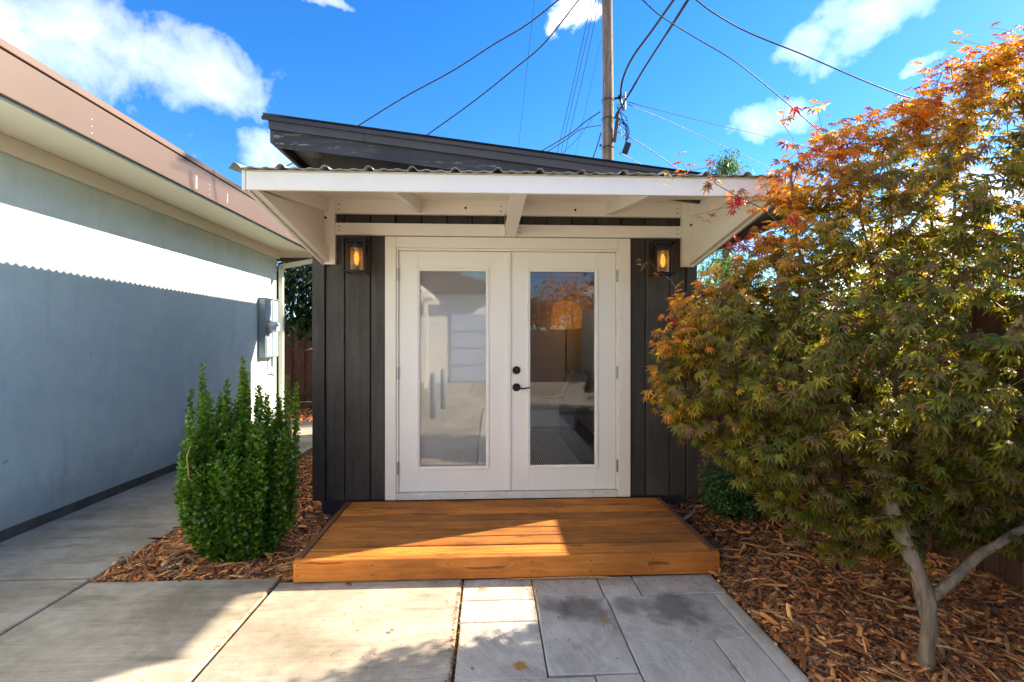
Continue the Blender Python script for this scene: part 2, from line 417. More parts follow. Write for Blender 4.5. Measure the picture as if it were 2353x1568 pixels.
M_leaf = leafmat('maple_leaf', trans=.58, tboost=(2.0, 1.9, .9))
M_leafg = leafmat('glossy_green_leaf', trans=.25, rough=.3, tboost=(1.8, 1.8, .8))
m, nt, p, o = newmat('mulch_chip')
a = nd(nt, 'ShaderNodeAttribute', attribute_name='tint')
v = coords(nt, (1, 1, 1), False)
n = nd(nt, 'ShaderNodeTexNoise', {'Vector': v, 'Scale': 160., 'Detail': 5., 'Roughness': .7})
nt.links.new(mixc(nt, 1.0, a.outputs['Color'], ramp(nt, n.outputs[0], [(.3, (.6, .6, .6)), (.7, (1.3, 1.3, 1.3))]), 'MULTIPLY'), p.inputs['Base Color'])
p.inputs['Roughness'].default_value = .85
nt.links.new(nd(nt, 'ShaderNodeBump', {'Height': n.outputs[0], 'Strength': .6, 'Distance': .004}).outputs[0], p.inputs['Normal'])
M_chip = m


def glassmat(name, tint=(1, 1, 1), ior=1.5, rough=0.0, seeded=False):
    m, nt, p, o = newmat(name)
    tr = nd(nt, 'ShaderNodeBsdfTransparent', {'Color': (*tint, 1)})
    gl = nd(nt, 'ShaderNodeBsdfGlossy', {'Color': (1, 1, 1, 1), 'Roughness': rough})
    fr = nd(nt, 'ShaderNodeFresnel', {'IOR': ior})
    if seeded:
        v = coords(nt, (1, 1, 1), False)
        vo = nd(nt, 'ShaderNodeTexNoise', {'Vector': v, 'Scale': 120., 'Detail': 4.})
        bp = nd(nt, 'ShaderNodeBump', {'Height': vo.outputs[0], 'Strength': 1., 'Distance': .004})
        nt.links.new(bp.outputs[0], gl.inputs['Normal'])
        nt.links.new(bp.outputs[0], fr.inputs['Normal'])
        tl = nd(nt, 'ShaderNodeBsdfTranslucent', {'Color': (.9, .62, .25, 1)})
        mm = nd(nt, 'ShaderNodeMixShader', {0: ramp(nt, vo.outputs[0], [(.45, (.12, .12, .12)), (.6, (.6, .6, .6))]), 1: tr.outputs[0], 2: tl.outputs[0]})
        tr = mm
    mx = nd(nt, 'ShaderNodeMixShader', {0: fr.outputs[0], 1: tr.outputs[0], 2: gl.outputs[0]})
    nt.links.new(mx.outputs[0], o.inputs[0])
    return m


M_glass = glassmat('window_glass', (.97, .975, .97), 2.0, .03)
M_glass2 = glassmat('clear_door_glass', (.97, .98, .975), 1.58)
M_seed = glassmat('seeded_amber_glass', (.98, .85, .62), 1.5, .1, True)


def emis(name, col, s):
    m, nt, p, o = newmat(name)
    e = nd(nt, 'ShaderNodeEmission', {'Color': (*col, 1), 'Strength': s})
    nt.links.new(e.outputs[0], o.inputs[0])
    return m


M_fil = emis('glowing_filament', (1.0, .66, .28), 40)
M_shade = emis('lit_lamp_shade', (1.0, .36, .06), .03)

# ------------------------------------------------------------------ mesh helpers


class MB:
    """collects boxes, prisms and tubes and links them as one mesh object"""

    def __init__(s):
        s.v = []
        s.f = []

    def add(s, vs, fs):
        b = len(s.v)
        s.v += [tuple(x) for x in vs]
        s.f += [tuple(i + b for i in f) for f in fs]
        return s

    def box(s, x0, x1, y0, y1, z0, z1, ch=0.0, M=None):
        x0, x1 = min(x0, x1), max(x0, x1)
        y0, y1 = min(y0, y1), max(y0, y1)
        z0, z1 = min(z0, z1), max(z0, z1)
        ch = min(ch, (x1 - x0) * .4, (y1 - y0) * .4, (z1 - z0) * .4)
        if ch <= 0:
            vs = [(x, y, z) for x in (x0, x1) for y in (y0, y1) for z in (z0, z1)]
            fs = [(0, 1, 3, 2), (4, 6, 7, 5), (0, 4, 5, 1), (2, 3, 7, 6), (0, 2, 6, 4), (1, 5, 7, 3)]
        else:
            vs, fs = [], []
            X, Y, Z = (x0, x1), (y0, y1), (z0, z1)
            idx = {}
            for i in (0, 1):
                for j in (0, 1):
                    for k in (0, 1):
                        sx, sy, sz = (1, -1)[i], (1, -1)[j], (1, -1)[k]
                        for ax in range(3):
                            p = [X[i] + sx * ch, Y[j] + sy * ch, Z[k] + sz * ch]
                            p[ax] = (X[i], Y[j], Z[k])[ax]
                            idx[(i, j, k, ax)] = len(vs)
                            vs.append(tuple(p))

            def q(*c):
                fs.append(tuple(idx[t] for t in c))
            for i in (0, 1):
                q((i, 0, 0, 0), (i, 0, 1, 0), (i, 1, 1, 0), (i, 1, 0, 0))
                q((0, i, 0, 1), (1, i, 0, 1), (1, i, 1, 1), (0, i, 1, 1))
                q((0, 0, i, 2), (0, 1, i, 2), (1, 1, i, 2), (1, 0, i, 2))
            for a in (0, 1):
                for b in (0, 1):
                    q((0, a, b, 1), (1, a, b, 1), (1, a, b, 2), (0, a, b, 2))
                    q((a, 0, b, 0), (a, 1, b, 0), (a, 1, b, 2), (a, 0, b, 2))
                    q((a, b, 0, 0), (a, b, 1, 0), (a, b, 1, 1), (a, b, 0, 1))
                    for c in (0, 1):
                        q((a, b, c, 0), (a, b, c, 1), (a, b, c, 2))
                        fs = fs
            # corner triangles are added once per (a,b,c)
        if M is not None:
            vs = [tuple(M @ Vector(p)) for p in vs]
        return s.add(vs, fs)

    def prism(s, poly, d0, d1, axis='Y'):
        """poly: 2-D outline; extruded between d0 and d1 along axis"""
        n = len(poly)

        def P(a, b, d):
            return {'Y': (a, d, b), 'X': (d, a, b), 'Z': (a, b, d)}[axis]
        vs = [P(a, b, d0) for a, b in poly] + [P(a, b, d1) for a, b in poly]
        fs = [tuple(range(n)), tuple(range(2 * n - 1, n - 1, -1))]
        fs += [(i, (i + 1) % n, (i + 1) % n + n, i + n) for i in range(n)]
        return s.add(vs, fs)

    def tube(s, pts, r, n=6, cap=True):
        pts = [Vector(p) for p in pts]
        rs = r if isinstance(r, (list, tuple)) else [r] * len(pts)
        b = len(s.v)
        prev = None
        for i, p in enumerate(pts):
            t = (pts[min(i + 1, len(pts) - 1)] - pts[max(i - 1, 0)])
            if t.length < 1e-9:
                t = Vector((0, 0, 1))
            t.normalize()
            if prev is None:
                a = t.cross(Vector((0, 0, 1)) if abs(t.z) < .9 else Vector((1, 0, 0))).normalized()
            else:
                a = (prev - t * prev.dot(t))
                a = a.normalized() if a.length > 1e-6 else t.orthogonal().normalized()
            prev = a
            c = t.cross(a)
            for k in range(n):
                an = 2 * math.pi * k / n
                s.v.append(tuple(p + (a * math.cos(an) + c * math.sin(an)) * rs[i]))
        for i in range(len(pts) - 1):
            for k in range(n):
                k2 = (k + 1) % n
                s.f.append((b + i * n + k, b + i * n + k2, b + (i + 1) * n + k2, b + (i + 1) * n + k))
        if cap:
            s.f.append(tuple(b + k for k in range(n))[::-1])
            e = b + (len(pts) - 1) * n
            s.f.append(tuple(e + k for k in range(n)))
        return s

    def disc(s, c, r, axis, h, n=20):
        c = Vector(c)
        d = {'X': Vector((1, 0, 0)), 'Y': Vector((0, 1, 0)), 'Z': Vector((0, 0, 1))}[axis]
        return s.tube([c, c + d * h], r, n)

    def build(s, name, mat, parent=None, smooth=False, kind=None, label=None):
        me = bpy.data.meshes.new(name)
        me.from_pydata(s.v, [], s.f)
        bm = bmesh.new()
        bm.from_mesh(me)
        bmesh.ops.recalc_face_normals(bm, faces=bm.faces)
        bm.to_mesh(me)
        bm.free()
        if smooth:
            me.polygons.foreach_set('use_smooth', [True] * len(me.polygons))
        me.materials.append(mat)
        return link(name, me, parent, kind, label)


def link(name, me, parent=None, kind=None, label=None):
    o = bpy.data.objects.new(name, me)
    COL.objects.link(o)
    if parent is not None:
        setparent(o, parent)
    if kind:
        o['kind'] = kind
    if label:
        o['label'] = label
    return o


WORLDM = {}


def setparent(o, parent):
    o.parent = parent
    o.matrix_parent_inverse = WORLDM.get(parent.name, Matrix.Identity(4)).inverted()


def thing(name, label, cat, loc, group=None):
    o = bpy.data.objects.new(name, None)
    COL.objects.link(o)
    o.location = loc
    o.empty_display_size = .1
    WORLDM[o.name] = Matrix.Translation(Vector(loc))
    o['label'] = label
    o['category'] = cat
    if group:
        o['group'] = group
    return o


def tag(o, label, cat, group=None, kind=None):
    o['label'] = label
    if cat:
        o['category'] = cat
    if group:
        o['group'] = group
    if kind:
        o['kind'] = kind
    return o


def bx(name, mat, parent, x0, x1, y0, y1, z0, z1, ch=.003, M=None, **kw):
    return MB().box(x0, x1, y0, y1, z0, z1, ch, M).build(name, mat, parent, **kw)


def scatter(name, tv, tf, pos, mats, tints, mat, parent=None, kind=None, smooth=False):
    """one mesh made of len(pos) transformed copies of a small template"""
    tv = np.asarray(tv, float)
    N, K = len(pos), len(tv)
    V = np.einsum('nij,kj->nki', mats, tv) + np.asarray(pos)[:, None, :]
    tri = np.asarray(tf, int)
    F = (tri[None, :, :] + (np.arange(N) * K)[:, None, None]).reshape(-1, tri.shape[1])
    me = bpy.data.meshes.new(name)
    me.vertices.add(N * K)
    me.vertices.foreach_set('co', V.reshape(-1).astype(np.float32))
    nf = len(F)
    w = tri.shape[1]
    me.loops.add(nf * w)
    me.loops.foreach_set('vertex_index', F.reshape(-1).astype(np.int32))
    me.polygons.add(nf)
    me.polygons.foreach_set('loop_start', (np.arange(nf) * w).astype(np.int32))
    me.polygons.foreach_set('loop_total', np.full(nf, w, np.int32))
    if smooth:
        me.polygons.foreach_set('use_smooth', np.ones(nf, bool))
    me.update(calc_edges=True)
    a = me.attributes.new('tint', 'FLOAT_COLOR', 'POINT')
    t = np.ones((N * K, 4), np.float32)
    t[:, :3] = np.repeat(np.asarray(tints), K, axis=0)
    a.data.foreach_set('color', t.reshape(-1))
    me.materials.append(mat)
    return link(name, me, parent, kind)


def unit(v):
    return v / np.maximum(np.linalg.norm(v, axis=-1, keepdims=True), 1e-9)


def frames(nrm, tip, scale):
    """rotation matrices whose z is nrm and y is tip (made orthogonal), scaled"""
    z = unit(nrm)
    y = unit(tip - z * np.sum(tip * z, axis=1, keepdims=True))
    x = np.cross(y, z)
    return np.stack([x, y, z], axis=2) * np.asarray(scale)[:, None, None]


# ------------------------------------------------------------------ ground, slabs, paving, beds
MB().add([(-400, -400, -.16), (400, -400, -.16), (400, 400, -.16), (-400, 400, -.16)], [(0, 1, 2, 3)]).build('ground', M_earth, kind='structure')

driveway = MB().add([(-3.7, -12, -.09), (-.17, -12, -.09), (-.17, 3.04, -.09), (-3.7, 3.04, -.09)], [(0, 1, 2, 3)]).build('driveway', M_joint, kind='structure')
slabs = [(-2.455, -1.31, .35, 3.045), (-1.29, -.174, .35, 2.99), (-3.66, -2.475, .35, 3.085), (-2.455, -1.31, -2.4, .33), (-1.29, -.185, -2.4, .33), (-3.66, -2.475, -2.4, .33)]
slabs += [(-2.455, -1.31, -5.4, -2.42), (-1.29, 1.39, -5.4, -2.42), (-3.66, -2.475, -5.4, -2.42), (1.41, 4.0, -5.4, -2.42),
          (-3.66, -.6, -9.0, -5.42), (-.58, 4.0, -9.0, -5.42)]
for x0, x1, y0, y1 in slabs:
    bx('concrete_slab', M_conc, driveway, x0, x1, y0, y1, -.10, .0, .008)
walk = MB().add([(-3.7, 3.05, -.095), (-2.46, 3.05, -.095), (-2.46, 8.9, -.095), (-3.7, 8.9, -.095)], [(0, 1, 2, 3)]).build('side_walkway', M_joint, kind='structure')
ys = [3.10, 4.10, 5.42, 6.75, 8.10, 8.88]
for a, b in zip(ys[:-1], ys[1:]):
    bx('concrete_slab', M_conc, walk, -3.585, -2.465, a + .004, b - .004, -.10, .004, .008)
bx('concrete_slab', M_conc, walk, -2.455, -1.6, 8.2, 8.9, -.10, .002, .008)

patio = MB().add([(-.175, -2.4, -.05), (1.41, -2.4, -.05), (1.41, 2.99, -.05), (-.175, 2.99, -.05)], [(0, 1, 2, 3)]).build('patio', M_joint, kind='structure')
G = .0035
pav = [(-.165, .256, 2.735, 2.985), (.256, .663, 2.735, 2.985), (.663, .885, 2.735, 2.985), (.885, 1.40, 2.755, 2.985),
       (-.165, .256, 2.524, 2.735), (-.160, .256, 2.095, 2.524), (.256, .670, 2.108, 2.735), (.670, 1.306, 2.328, 2.75), (1.306, 1.40, 2.02, 2.755),
       (.670, 1.108, 1.70, 2.328), (1.108, 1.306, 1.70, 2.328), (-.160, .464, 1.70, 2.10), (.464, .670, 1.70, 2.104), (1.306, 1.40, 1.4, 2.02)]
for i in range(9):
    y1 = 1.70 - .42 * i
    xs = [-.16, .30 + .2 * (i % 2), .86, 1.40]
    for a, b in zip(xs[:-1], xs[1:]):
        pav.append((a, b if not (i == 0 and b > 1.3) else 1.306, y1 - .42, y1))
for x0, x1, y0, y1 in pav:
    dz = random.uniform(-.002, .002)
    ry = Matrix.Translation(((x0 + x1) / 2, (y0 + y1) / 2, 0)) @ Matrix.Rotation(random.uniform(-.002, .002), 4, 'X') @ Matrix.Rotation(random.uniform(-.002, .002), 4, 'Y') @ Matrix.Translation((-(x0 + x1) / 2, -(y0 + y1) / 2, 0))
    bx('paving_stone', M_paver, patio, x0 + G, x1 - G, y0 + G, y1 - G, -.04, -.004 + dz, .004, ry)


def bed(name, x0, x1, y0, y1, z, amp, nx=40):
    ny = max(4, int(nx * (y1 - y0) / (x1 - x0)))
    vs, fs = [], []
    for j in range(ny + 1):
        for i in range(nx + 1):
            x = x0 + (x1 - x0) * i / nx
            y = y0 + (y1 - y0) * j / ny
            e = min(i, nx - i, j, ny - j) / 4.
            h = amp * (math.sin(x * 4.1 + 1) * math.sin(y * 3.3) * .5 + .5) + random.uniform(-.006, .006)
            vs.append((x, y, z + h * min(1, e)))
    for j in range(ny):
        for i in range(nx):
            a = j * (nx + 1) + i
            fs.append((a, a + 1, a + nx + 2, a + nx + 1))
    return MB().add(vs, fs).build(name, M_soil, kind='structure', smooth=True)


bedL = bed('mulch_bed', -2.455, -1.215, 3.05, 8.2, -.045, .04, 30)
bedR = bed('mulch_bed', 1.402, 3.25, -1.0, 9.0, -.015, .05, 40)
bedB = bed('mulch_bed', -5.6, -1.0, 8.9, 10.6, -.03, .04, 30)
bedU = bed('mulch_bed', -1.215, 1.405, 4.02, 4.3, -.02, .01, 20)


def bed_h(x, y, z, amp):
    return z + amp * (math.sin(x * 4.1 + 1) * math.sin(y * 3.3) * .5 + .5)


# wood chips: bent slivers, scattered by the thousand
tvc = [(-.5, -.5, 0), (-.17, -.45, .5), (.2, -.5, .55), (.5, -.15, .1), (-.5, .4, 0), (-.15, .5, .5), (.2, .45, .55), (.5, .12, .1),
       (-.17, -.2, -.5), (.2, -.2, -.5)]
tfc = [(0, 1, 5), (0, 5, 4), (1, 2, 6), (1, 6, 5), (2, 3, 7), (2, 7, 6), (0, 8, 1), (1, 8, 9), (1, 9, 2), (2, 9, 3), (4, 5, 8), (5, 6, 9)]
PAL = np.array([(.30, .145, .055), (.22, .095, .035), (.145, .062, .025), (.38, .21, .095), (.085, .038, .018), (.19, .12, .075), (.27, .125, .045), (.44, .27, .13), (.12, .085, .06)])


def chips(name, x0, x1, y0, y1, z, amp, n, long=1., bright=1., dark=1.):
    k = n
    x = RNG.uniform(x0, x1, k)
    y = RNG.uniform(y0, y1, k)
    zz = z + amp * (np.sin(x * 4.1 + 1) * np.sin(y * 3.3) * .5 + .5) + RNG.uniform(0.0, .022, k)
    L = RNG.lognormal(math.log(.021 * long), .62, k).clip(.006, .15)
    W = (L * RNG.uniform(.12, .5, k)).clip(.003, .022)
    T = W * RNG.uniform(.15, .5, k)
    yaw = RNG.uniform(0, 2 * np.pi, k)
    pit = RNG.normal(0, .22, k)
    rol = RNG.normal(0, .6, k)
    zz += np.abs(np.sin(pit)) * L * .4
    cx, sx = np.cos(yaw), np.sin(yaw)
    X = np.stack([cx * np.cos(pit), sx * np.cos(pit), np.sin(pit)], 1)
    up = np.tile([0., 0, 1], (k, 1))
    Y = unit(np.cross(up, X))
    Z = np.cross(X, Y)
    Y2 = Y * np.cos(rol)[:, None] + Z * np.sin(rol)[:, None]
    Z2 = np.cross(X, Y2)
    M = np.stack([X * L[:, None], Y2 * W[:, None], Z2 * T[:, None]], axis=2)
    c = PAL[RNG.integers(0, len(PAL), k)] * RNG.uniform(.8, 1.45, (k, 1)) * bright * np.array([2.3, 1.75, 1.25])
    c = c * np.where(RNG.random((k, 1)) < .25 * dark, .45, 1)
    o = scatter(name, tvc, tfc, np.stack([x, y, zz], 1), M, c, M_chip, kind='stuff')
    return o


c1 = chips('wood_chip_mulch', -2.45, -1.22, 3.06, 4.3, -.045, .04, 13000, 1.4, 1.1)
tag(c1, 'shredded orange brown bark mulch around the shrub left of the deck', 'mulch')
c1b = chips('wood_chip_mulch', -2.45, -1.4, 4.3, 8.2, -.045, .04, 9000, 1.2, 1.1)
tag(c1b, 'bark mulch strip running back along the dark shed wall', 'mulch')
c2 = chips('wood_chip_mulch', 1.395, 3.05, 1.5, 3.2, -.015, .05, 34000, 1.25, .85)
tag(c2, 'coarse brown wood chip mulch under the maple beside the paving', 'mulch')
c2b = chips('wood_chip_mulch', 1.455, 3.05, 3.2, 5.4, -.015, .05, 17000, 1.1, .85)
tag(c2b, 'fine brown wood chip mulch between the shed and the board fence', 'mulch')
c3 = chips('wood_chip_mulch', -5.4, -1.1, 8.92, 10.5, -.03, .04, 7000, 1.5, 1.4, 0)  # brighter chip tint, no darkened chips
tag(c3, 'bright golden mulch at the foot of the rear fence', 'mulch')
c4 = chips('mulch_fines', 1.36, 3.05, 1.6, 3.4, -.012, .05, 22000, .42, .9)
tag(c4, 'fine bark crumbs between the chips of the right bed', 'mulch')
c5 = chips('mulch_fines', -2.5, -1.21, 3.02, 4.2, -.040, .04, 9000, .45, 1.1)
tag(c5, 'fine bark crumbs between the strips of the left bed', 'mulch')
# long strips of bark on the beds
mb = MB()
lt = []
for (xa, xb, ya, yb, z, n) in ((-2.4, -1.25, 3.08, 4.0, .012, 110), (1.5, 3.0, 1.6, 3.4, .045, 120)):
    for _ in range(n):
        x, y = random.uniform(xa, xb), random.uniform(ya, yb)
        a = random.uniform(0, math.pi)
        L = random.uniform(.05, .2)
        w = random.uniform(.003, .009)
        k = random.uniform(-.5, .5)
        pts = []
        for t in (-.5, -.2, .1, .5):
            aa = a + k * t
            pts.append((x + math.cos(aa) * L * t, y + math.sin(aa) * L * t, z + random.uniform(.0, .014)))
        mb.tube(pts, [w * .5, w, w, w * .3], 4)
M_strip = simple('bark_strip', (.44, .24, .10), .85, .35, 20, .6, 90)
tag(mb.build('bark_strip', M_strip, kind='stuff'), 'long tan strips of shredded bark lying on the mulch beds', 'mulch')

# ------------------------------------------------------------------ deck
deck = thing('wooden_deck', 'low orange stained timber deck in front of the french doors', 'deck', (.12, 3.5, 0))
DZ = .14
yb = 4.034
edges = [4.034, 4.012] + [4.012 - .1445 * i for i in range(1, 8)]
for a, b in zip(edges[1:], edges[:-1]):
    if b - a < .03:
        bx('deck_board', M_deck, deck, -1.152, 1.412, a + .0015, b - .001, DZ - .035, DZ - .001, .003)
    else:
        dz = random.uniform(-.0035, .0015)
        bx('deck_board', M_deck, deck, -1.152, 1.412, a + .0075, b - .0075, DZ - .035, DZ + dz, .0045)
bx('rim_board', M_rim, deck, -1.197, 1.450, 2.962, 3.000, .006, DZ + .001, .005)
bx('side_board', M_deckY, deck, -1.197, -1.156, 3.001, 4.03, .006, DZ + .002, .004)
bx('side_board', M_deckY, deck, 1.416, 1.450, 3.001, 4.03, .006, DZ + .002, .004)
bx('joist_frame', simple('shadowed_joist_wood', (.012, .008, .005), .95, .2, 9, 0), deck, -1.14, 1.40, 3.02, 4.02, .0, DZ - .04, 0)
for sx in (-1.17, -.72, -.26, .26, .63, 1.02, 1.42):
    for sz in (.045, .105):
        MB().disc((sx, 2.9625, sz + random.uniform(-.004, .004)), .0042, 'Y', -.0012, 10).build('screw_head', M_bronze, deck)

# ------------------------------------------------------------------ shed
shed = thing('backyard_shed', 'dark brown board sided shed with white french doors and slanted roof', 'shed', (.15, 5.5, 0))
FY = 4.06                      # face of the siding
def roof_z(x):
    return 3.205 - .118 * (x + 1.743)
xs = [-1.374] + [-1.215 + .2125 * i for i in range(14)] + [1.690]
for a, b in zip(xs[:-1], xs[1:]):
    segs = [(.147, None)]
    if a > -.81 and b < 1.2:
        segs = [(2.30, None)]
    elif a < -.877 < b:
        segs = [(.147, None)]
    zt0, zt1 = roof_z(a) - .16, roof_z(b) - .16
    z0 = segs[0][0]
    g = .0045
    c = .004
    mbb = MB()
    a2, b2 = a + g, b - g
    if z0 < 1:
        if a2 < -.88 and b2 > -.80:
            b2 = -.80
        if b2 > 1.13 and a2 < 1.13:
            a2 = 1.13
    # board with chamfered long edges
    poly = [(a2, FY + .02), (a2, FY + c), (a2 + c, FY), (b2 - c, FY), (b2, FY + c), (b2, FY + .02)]
    zt = [zt0 if px < (a + b) / 2 else zt1 for px, _ in poly]
    vs = [(px, py, z0) for px, py in poly] + [(px, py, z) for (px, py), z in zip(poly, zt)]
    n = 6
    mbb.add(vs, [tuple(range(n)), tuple(range(2 * n - 1, n - 1, -1))] + [(i, (i + 1) % n, (i + 1) % n + n, i + n) for i in range(n)])
    mbb.build('siding_board', M_siding, shed)
M_groove = simple('dark_siding_groove', (.010, .009, .008), .8, .1, 5, 0)
mbs = MB()
mbs.prism([(-1.374, .147), (-.80, .147), (-.80, 2.30), (1.13, 2.30), (1.13, .147), (1.69, .147), (1.69, roof_z(1.69) - .17), (-1.374, roof_z(-1.374) - .17)], FY + .021, FY + .10, 'Y')
mbs.build('wall_sheathing', M_groove, shed)
bx('corner_board', M_siding, shed, -1.476, -1.376, FY - .018, FY + .09, .147, roof_z(-1.47) - .18, .004)
bx('corner_board', M_siding, shed, 1.692, 1.779, FY - .018, FY + .09, .147, roof_z(1.77) - .18, .004)
for i in range(9):
    for q in (-1.448, -1.405):
        MB().disc((q, FY - .018, .35 + .26 * i), .0035, 'Y', -.0008, 8).build('nail_head', M_black, shed)
MB().prism([(FY + .09, .147), (8.1, .147), (8.1, roof_z(-1.47) - .17), (FY + .09, roof_z(-1.47) - .17)], -1.476, -1.40, 'X').build('side_wall', M_siding, shed)
WY0, WY1, WZ0, WZ1 = 4.8, 7.6, .95, 1.98  # window added in the unseen side wall to let sun light the interior
for a_, b_, c_, d_ in ((FY + .09, WY0, .147, 2.585), (WY1, 8.1, .147, 2.585), (WY0, WY1, .147, WZ0), (WY0, WY1, WZ1, 2.585)):
    bx('side_wall', M_siding, shed, 1.70, 1.779, a_, b_, c_, d_, 0)
win = bx('added_side_window', M_glass, shed, 1.735, 1.741, WY0 + .03, WY1 - .03, WZ0 + .03, WZ1 - .03, 0)
WORLDM[win.name] = Matrix.Identity(4)
for a_, b_, c_, d_ in ((WY0 - .06, WY0 + .03, WZ0 - .06, WZ1 + .06), (WY1 - .03, WY1 + .06, WZ0 - .06, WZ1 + .06), (WY0 + .031, WY1 - .031, WZ0 - .06, WZ0 + .03), (WY0 + .031, WY1 - .031, WZ1 - .03, WZ1 + .06)):
    bx('frame', M_white, win, 1.78, 1.80, a_, b_, c_, d_, .003)
MB().prism([(-1.47, .147), (1.775, .147), (1.775, roof_z(1.775) - .17), (-1.47, roof_z(-1.47) - .17)], 8.10, 8.18, 'Y').build('back_wall', M_siding, shed)
bx('foundation_skirt', M_skirt, shed, -1.425, 1.715, FY + .06, 8.1, -.03, .143, .004)
bx('skirt_ledge', simple('pale_concrete_edge', (.30, .30, .33), .8, .15, 9, .3, 80), shed, -1.50, 1.80, FY - .02, FY + .058, -.03, .012, .004)
# roof
RY0, RY1 = 3.75, 8.45
RXL, RXR = -1.70, 2.57  # right overhang run out past the real eave to shape its ground shadow


def slope_strip(name, mat, x0, x1, y0, y1, t0, t1, parent=shed):
    """a strip that follows the roof slope between depths t0 and t1 below the roof plane"""
    return MB().prism([(x0, roof_z(x0) - t0), (x1, roof_z(x1) - t0), (x1, roof_z(x1) - t1), (x0, roof_z(x0) - t1)], y0, y1, 'Y').build(name, mat, parent)


jx = [RXL, -.98, .95, RXR]
for a, b in zip(jx[:-1], jx[1:]):
    slope_strip('upper_fascia_board', M_darkplain, a + .001, b - .001, RY0 + .004, RY0 + .024, .026, .094)
slope_strip('lower_fascia_board', M_darktrim, RXL + .03, RXR, RY0 + .026, RY0 + .06, .090, .215)
slope_strip('drip_edge', M_metal_dark, RXL - .045, RXR, RY0 - .012, RY0 + .003, .004, .034)
slope_strip('soffit_panel', M_darkplain, RXL + .05, RXR - .03, RY0 + .062, RY1 - .03, .10, .13)
MB().prism([(RY0 + .03, roof_z(RXL) - .03), (RY1, roof_z(RXL) - .03), (RY1, roof_z(RXL) - .19), (RY0 + .03, roof_z(RXL) - .19)], RXL, RXL + .03, 'X').build('eave_fascia_board', M_darkplain, shed)
MB().prism([(RY0 + .03, roof_z(RXR) - .03), (RY1, roof_z(RXR) - .03), (RY1, roof_z(RXR) - .20), (RY0 + .03, roof_z(RXR) - .20)], RXR - .03, RXR, 'X').build('eave_fascia_board', M_darkplain, shed)
slope_strip('back_fascia_board', M_darkplain, RXL + .03, RXR - .03, RY1 - .03, RY1, .03, .19)
slope_strip('frieze_board', M_darkplain, -1.38, 1.68, FY - .02, FY - .001, .132, .235)
for ry in (4.9, 5.8, 6.7, 7.6):
    slope_strip('rafter_tail', M_darkplain, RXL + .03, -1.48, ry, ry + .04, .131, .20)
# corrugated metal sheet, ribs running down the slope
vs, fs = [], []
ny = int((RY1 - RY0) / .068 * 8)
for j in range(ny + 1):
    y = RY0 + (RY1 - RY0) * j / ny
    w = .011 * math.cos((y - RY0) * 2 * math.pi / .068)
    for x in (RXL - .045, RXR + .04):
        vs.append((x, y, roof_z(x) + .010 + w))
    for x in (RXL - .045, RXR + .04):
        vs.append((x, y, roof_z(x) + .008 + w))
for j in range(ny):
    a = j * 4
    fs += [(a, a + 1, a + 5, a + 4), (a + 2, a + 6, a + 7, a + 3), (a, a + 4, a + 6, a + 2), (a + 1, a + 3, a + 7, a + 5)]
MB().add(vs, fs).build('corrugated_roof_sheet', M_metal_dark, shed, smooth=True)
# interior shell
M_groove2 = M_inwall
bx('interior_floor', M_floor, shed, -1.39, 1.69, FY + .11, 8.09, .144, .165, 0)
bx('interior_wall', M_inwall, shed, -1.395, -1.36, FY + .11, 8.06, .166, 2.55, 0)
for a_, b_, c_, d_ in ((FY + .11, WY0, .166, 2.55), (WY1, 8.06, .166, 2.55), (WY0, WY1, .166, WZ0), (WY0, WY1, WZ1, 2.55)):
    bx('interior_wall', M_inwall, shed, 1.46, 1.50, a_, b_, c_, d_, 0)
for a_, b_, c_, d_ in ((WY0 - .02, WY0, WZ0, WZ1), (WY1, WY1 + .02, WZ0, WZ1), (WY0, WY1, WZ0 - .02, WZ0), (WY0, WY1, WZ1, WZ1 + .02)):  # lining of the added window opening
    bx('added_window_reveal', M_inwall, shed, 1.501, 1.699, a_, b_, c_, d_, 0)
bx('interior_wall', M_inwall, shed, -1.36, 1.46, 8.062, 8.09, .166, 2.55, 0)
bx('interior_wall', M_inwall, shed, -1.39, 1.69, FY + .105, 8.09, 2.552, 2.60, 0)
bx('baseboard', M_white, shed, 1.445, 1.459, FY + .12, 8.05, .166, .28, .003)
bx('baseboard', M_white, shed, -1.355, 1.44, 8.045, 8.061, .166, .28, .003)

# door casing, threshold, two leaves
bx('door_casing', M_white, shed, -.877, -.787, FY - .026, FY + .05, .146, 2.348, .003)
bx('door_casing', M_white, shed, 1.094, 1.196, FY - .026, FY + .05, .146, 2.348, .003)
bx('door_casing', M_white, shed, -.786, 1.093, FY - .025, FY + .05, 2.255, 2.348, .003)
bx('door_jamb', M_white, shed, -.786, -.769, FY - .012, FY + .10, .206, 2.254, .002)
bx('door_jamb', M_white, shed, 1.079, 1.093, FY - .012, FY + .10, .206, 2.254, .002)
bx('door_jamb', M_white, shed, -.768, 1.078, FY - .012, FY + .10, 2.235, 2.254, .002)
bx('threshold', M_sill, shed, -.786, 1.093, FY - .020, FY + .10, .143, .200, .004)


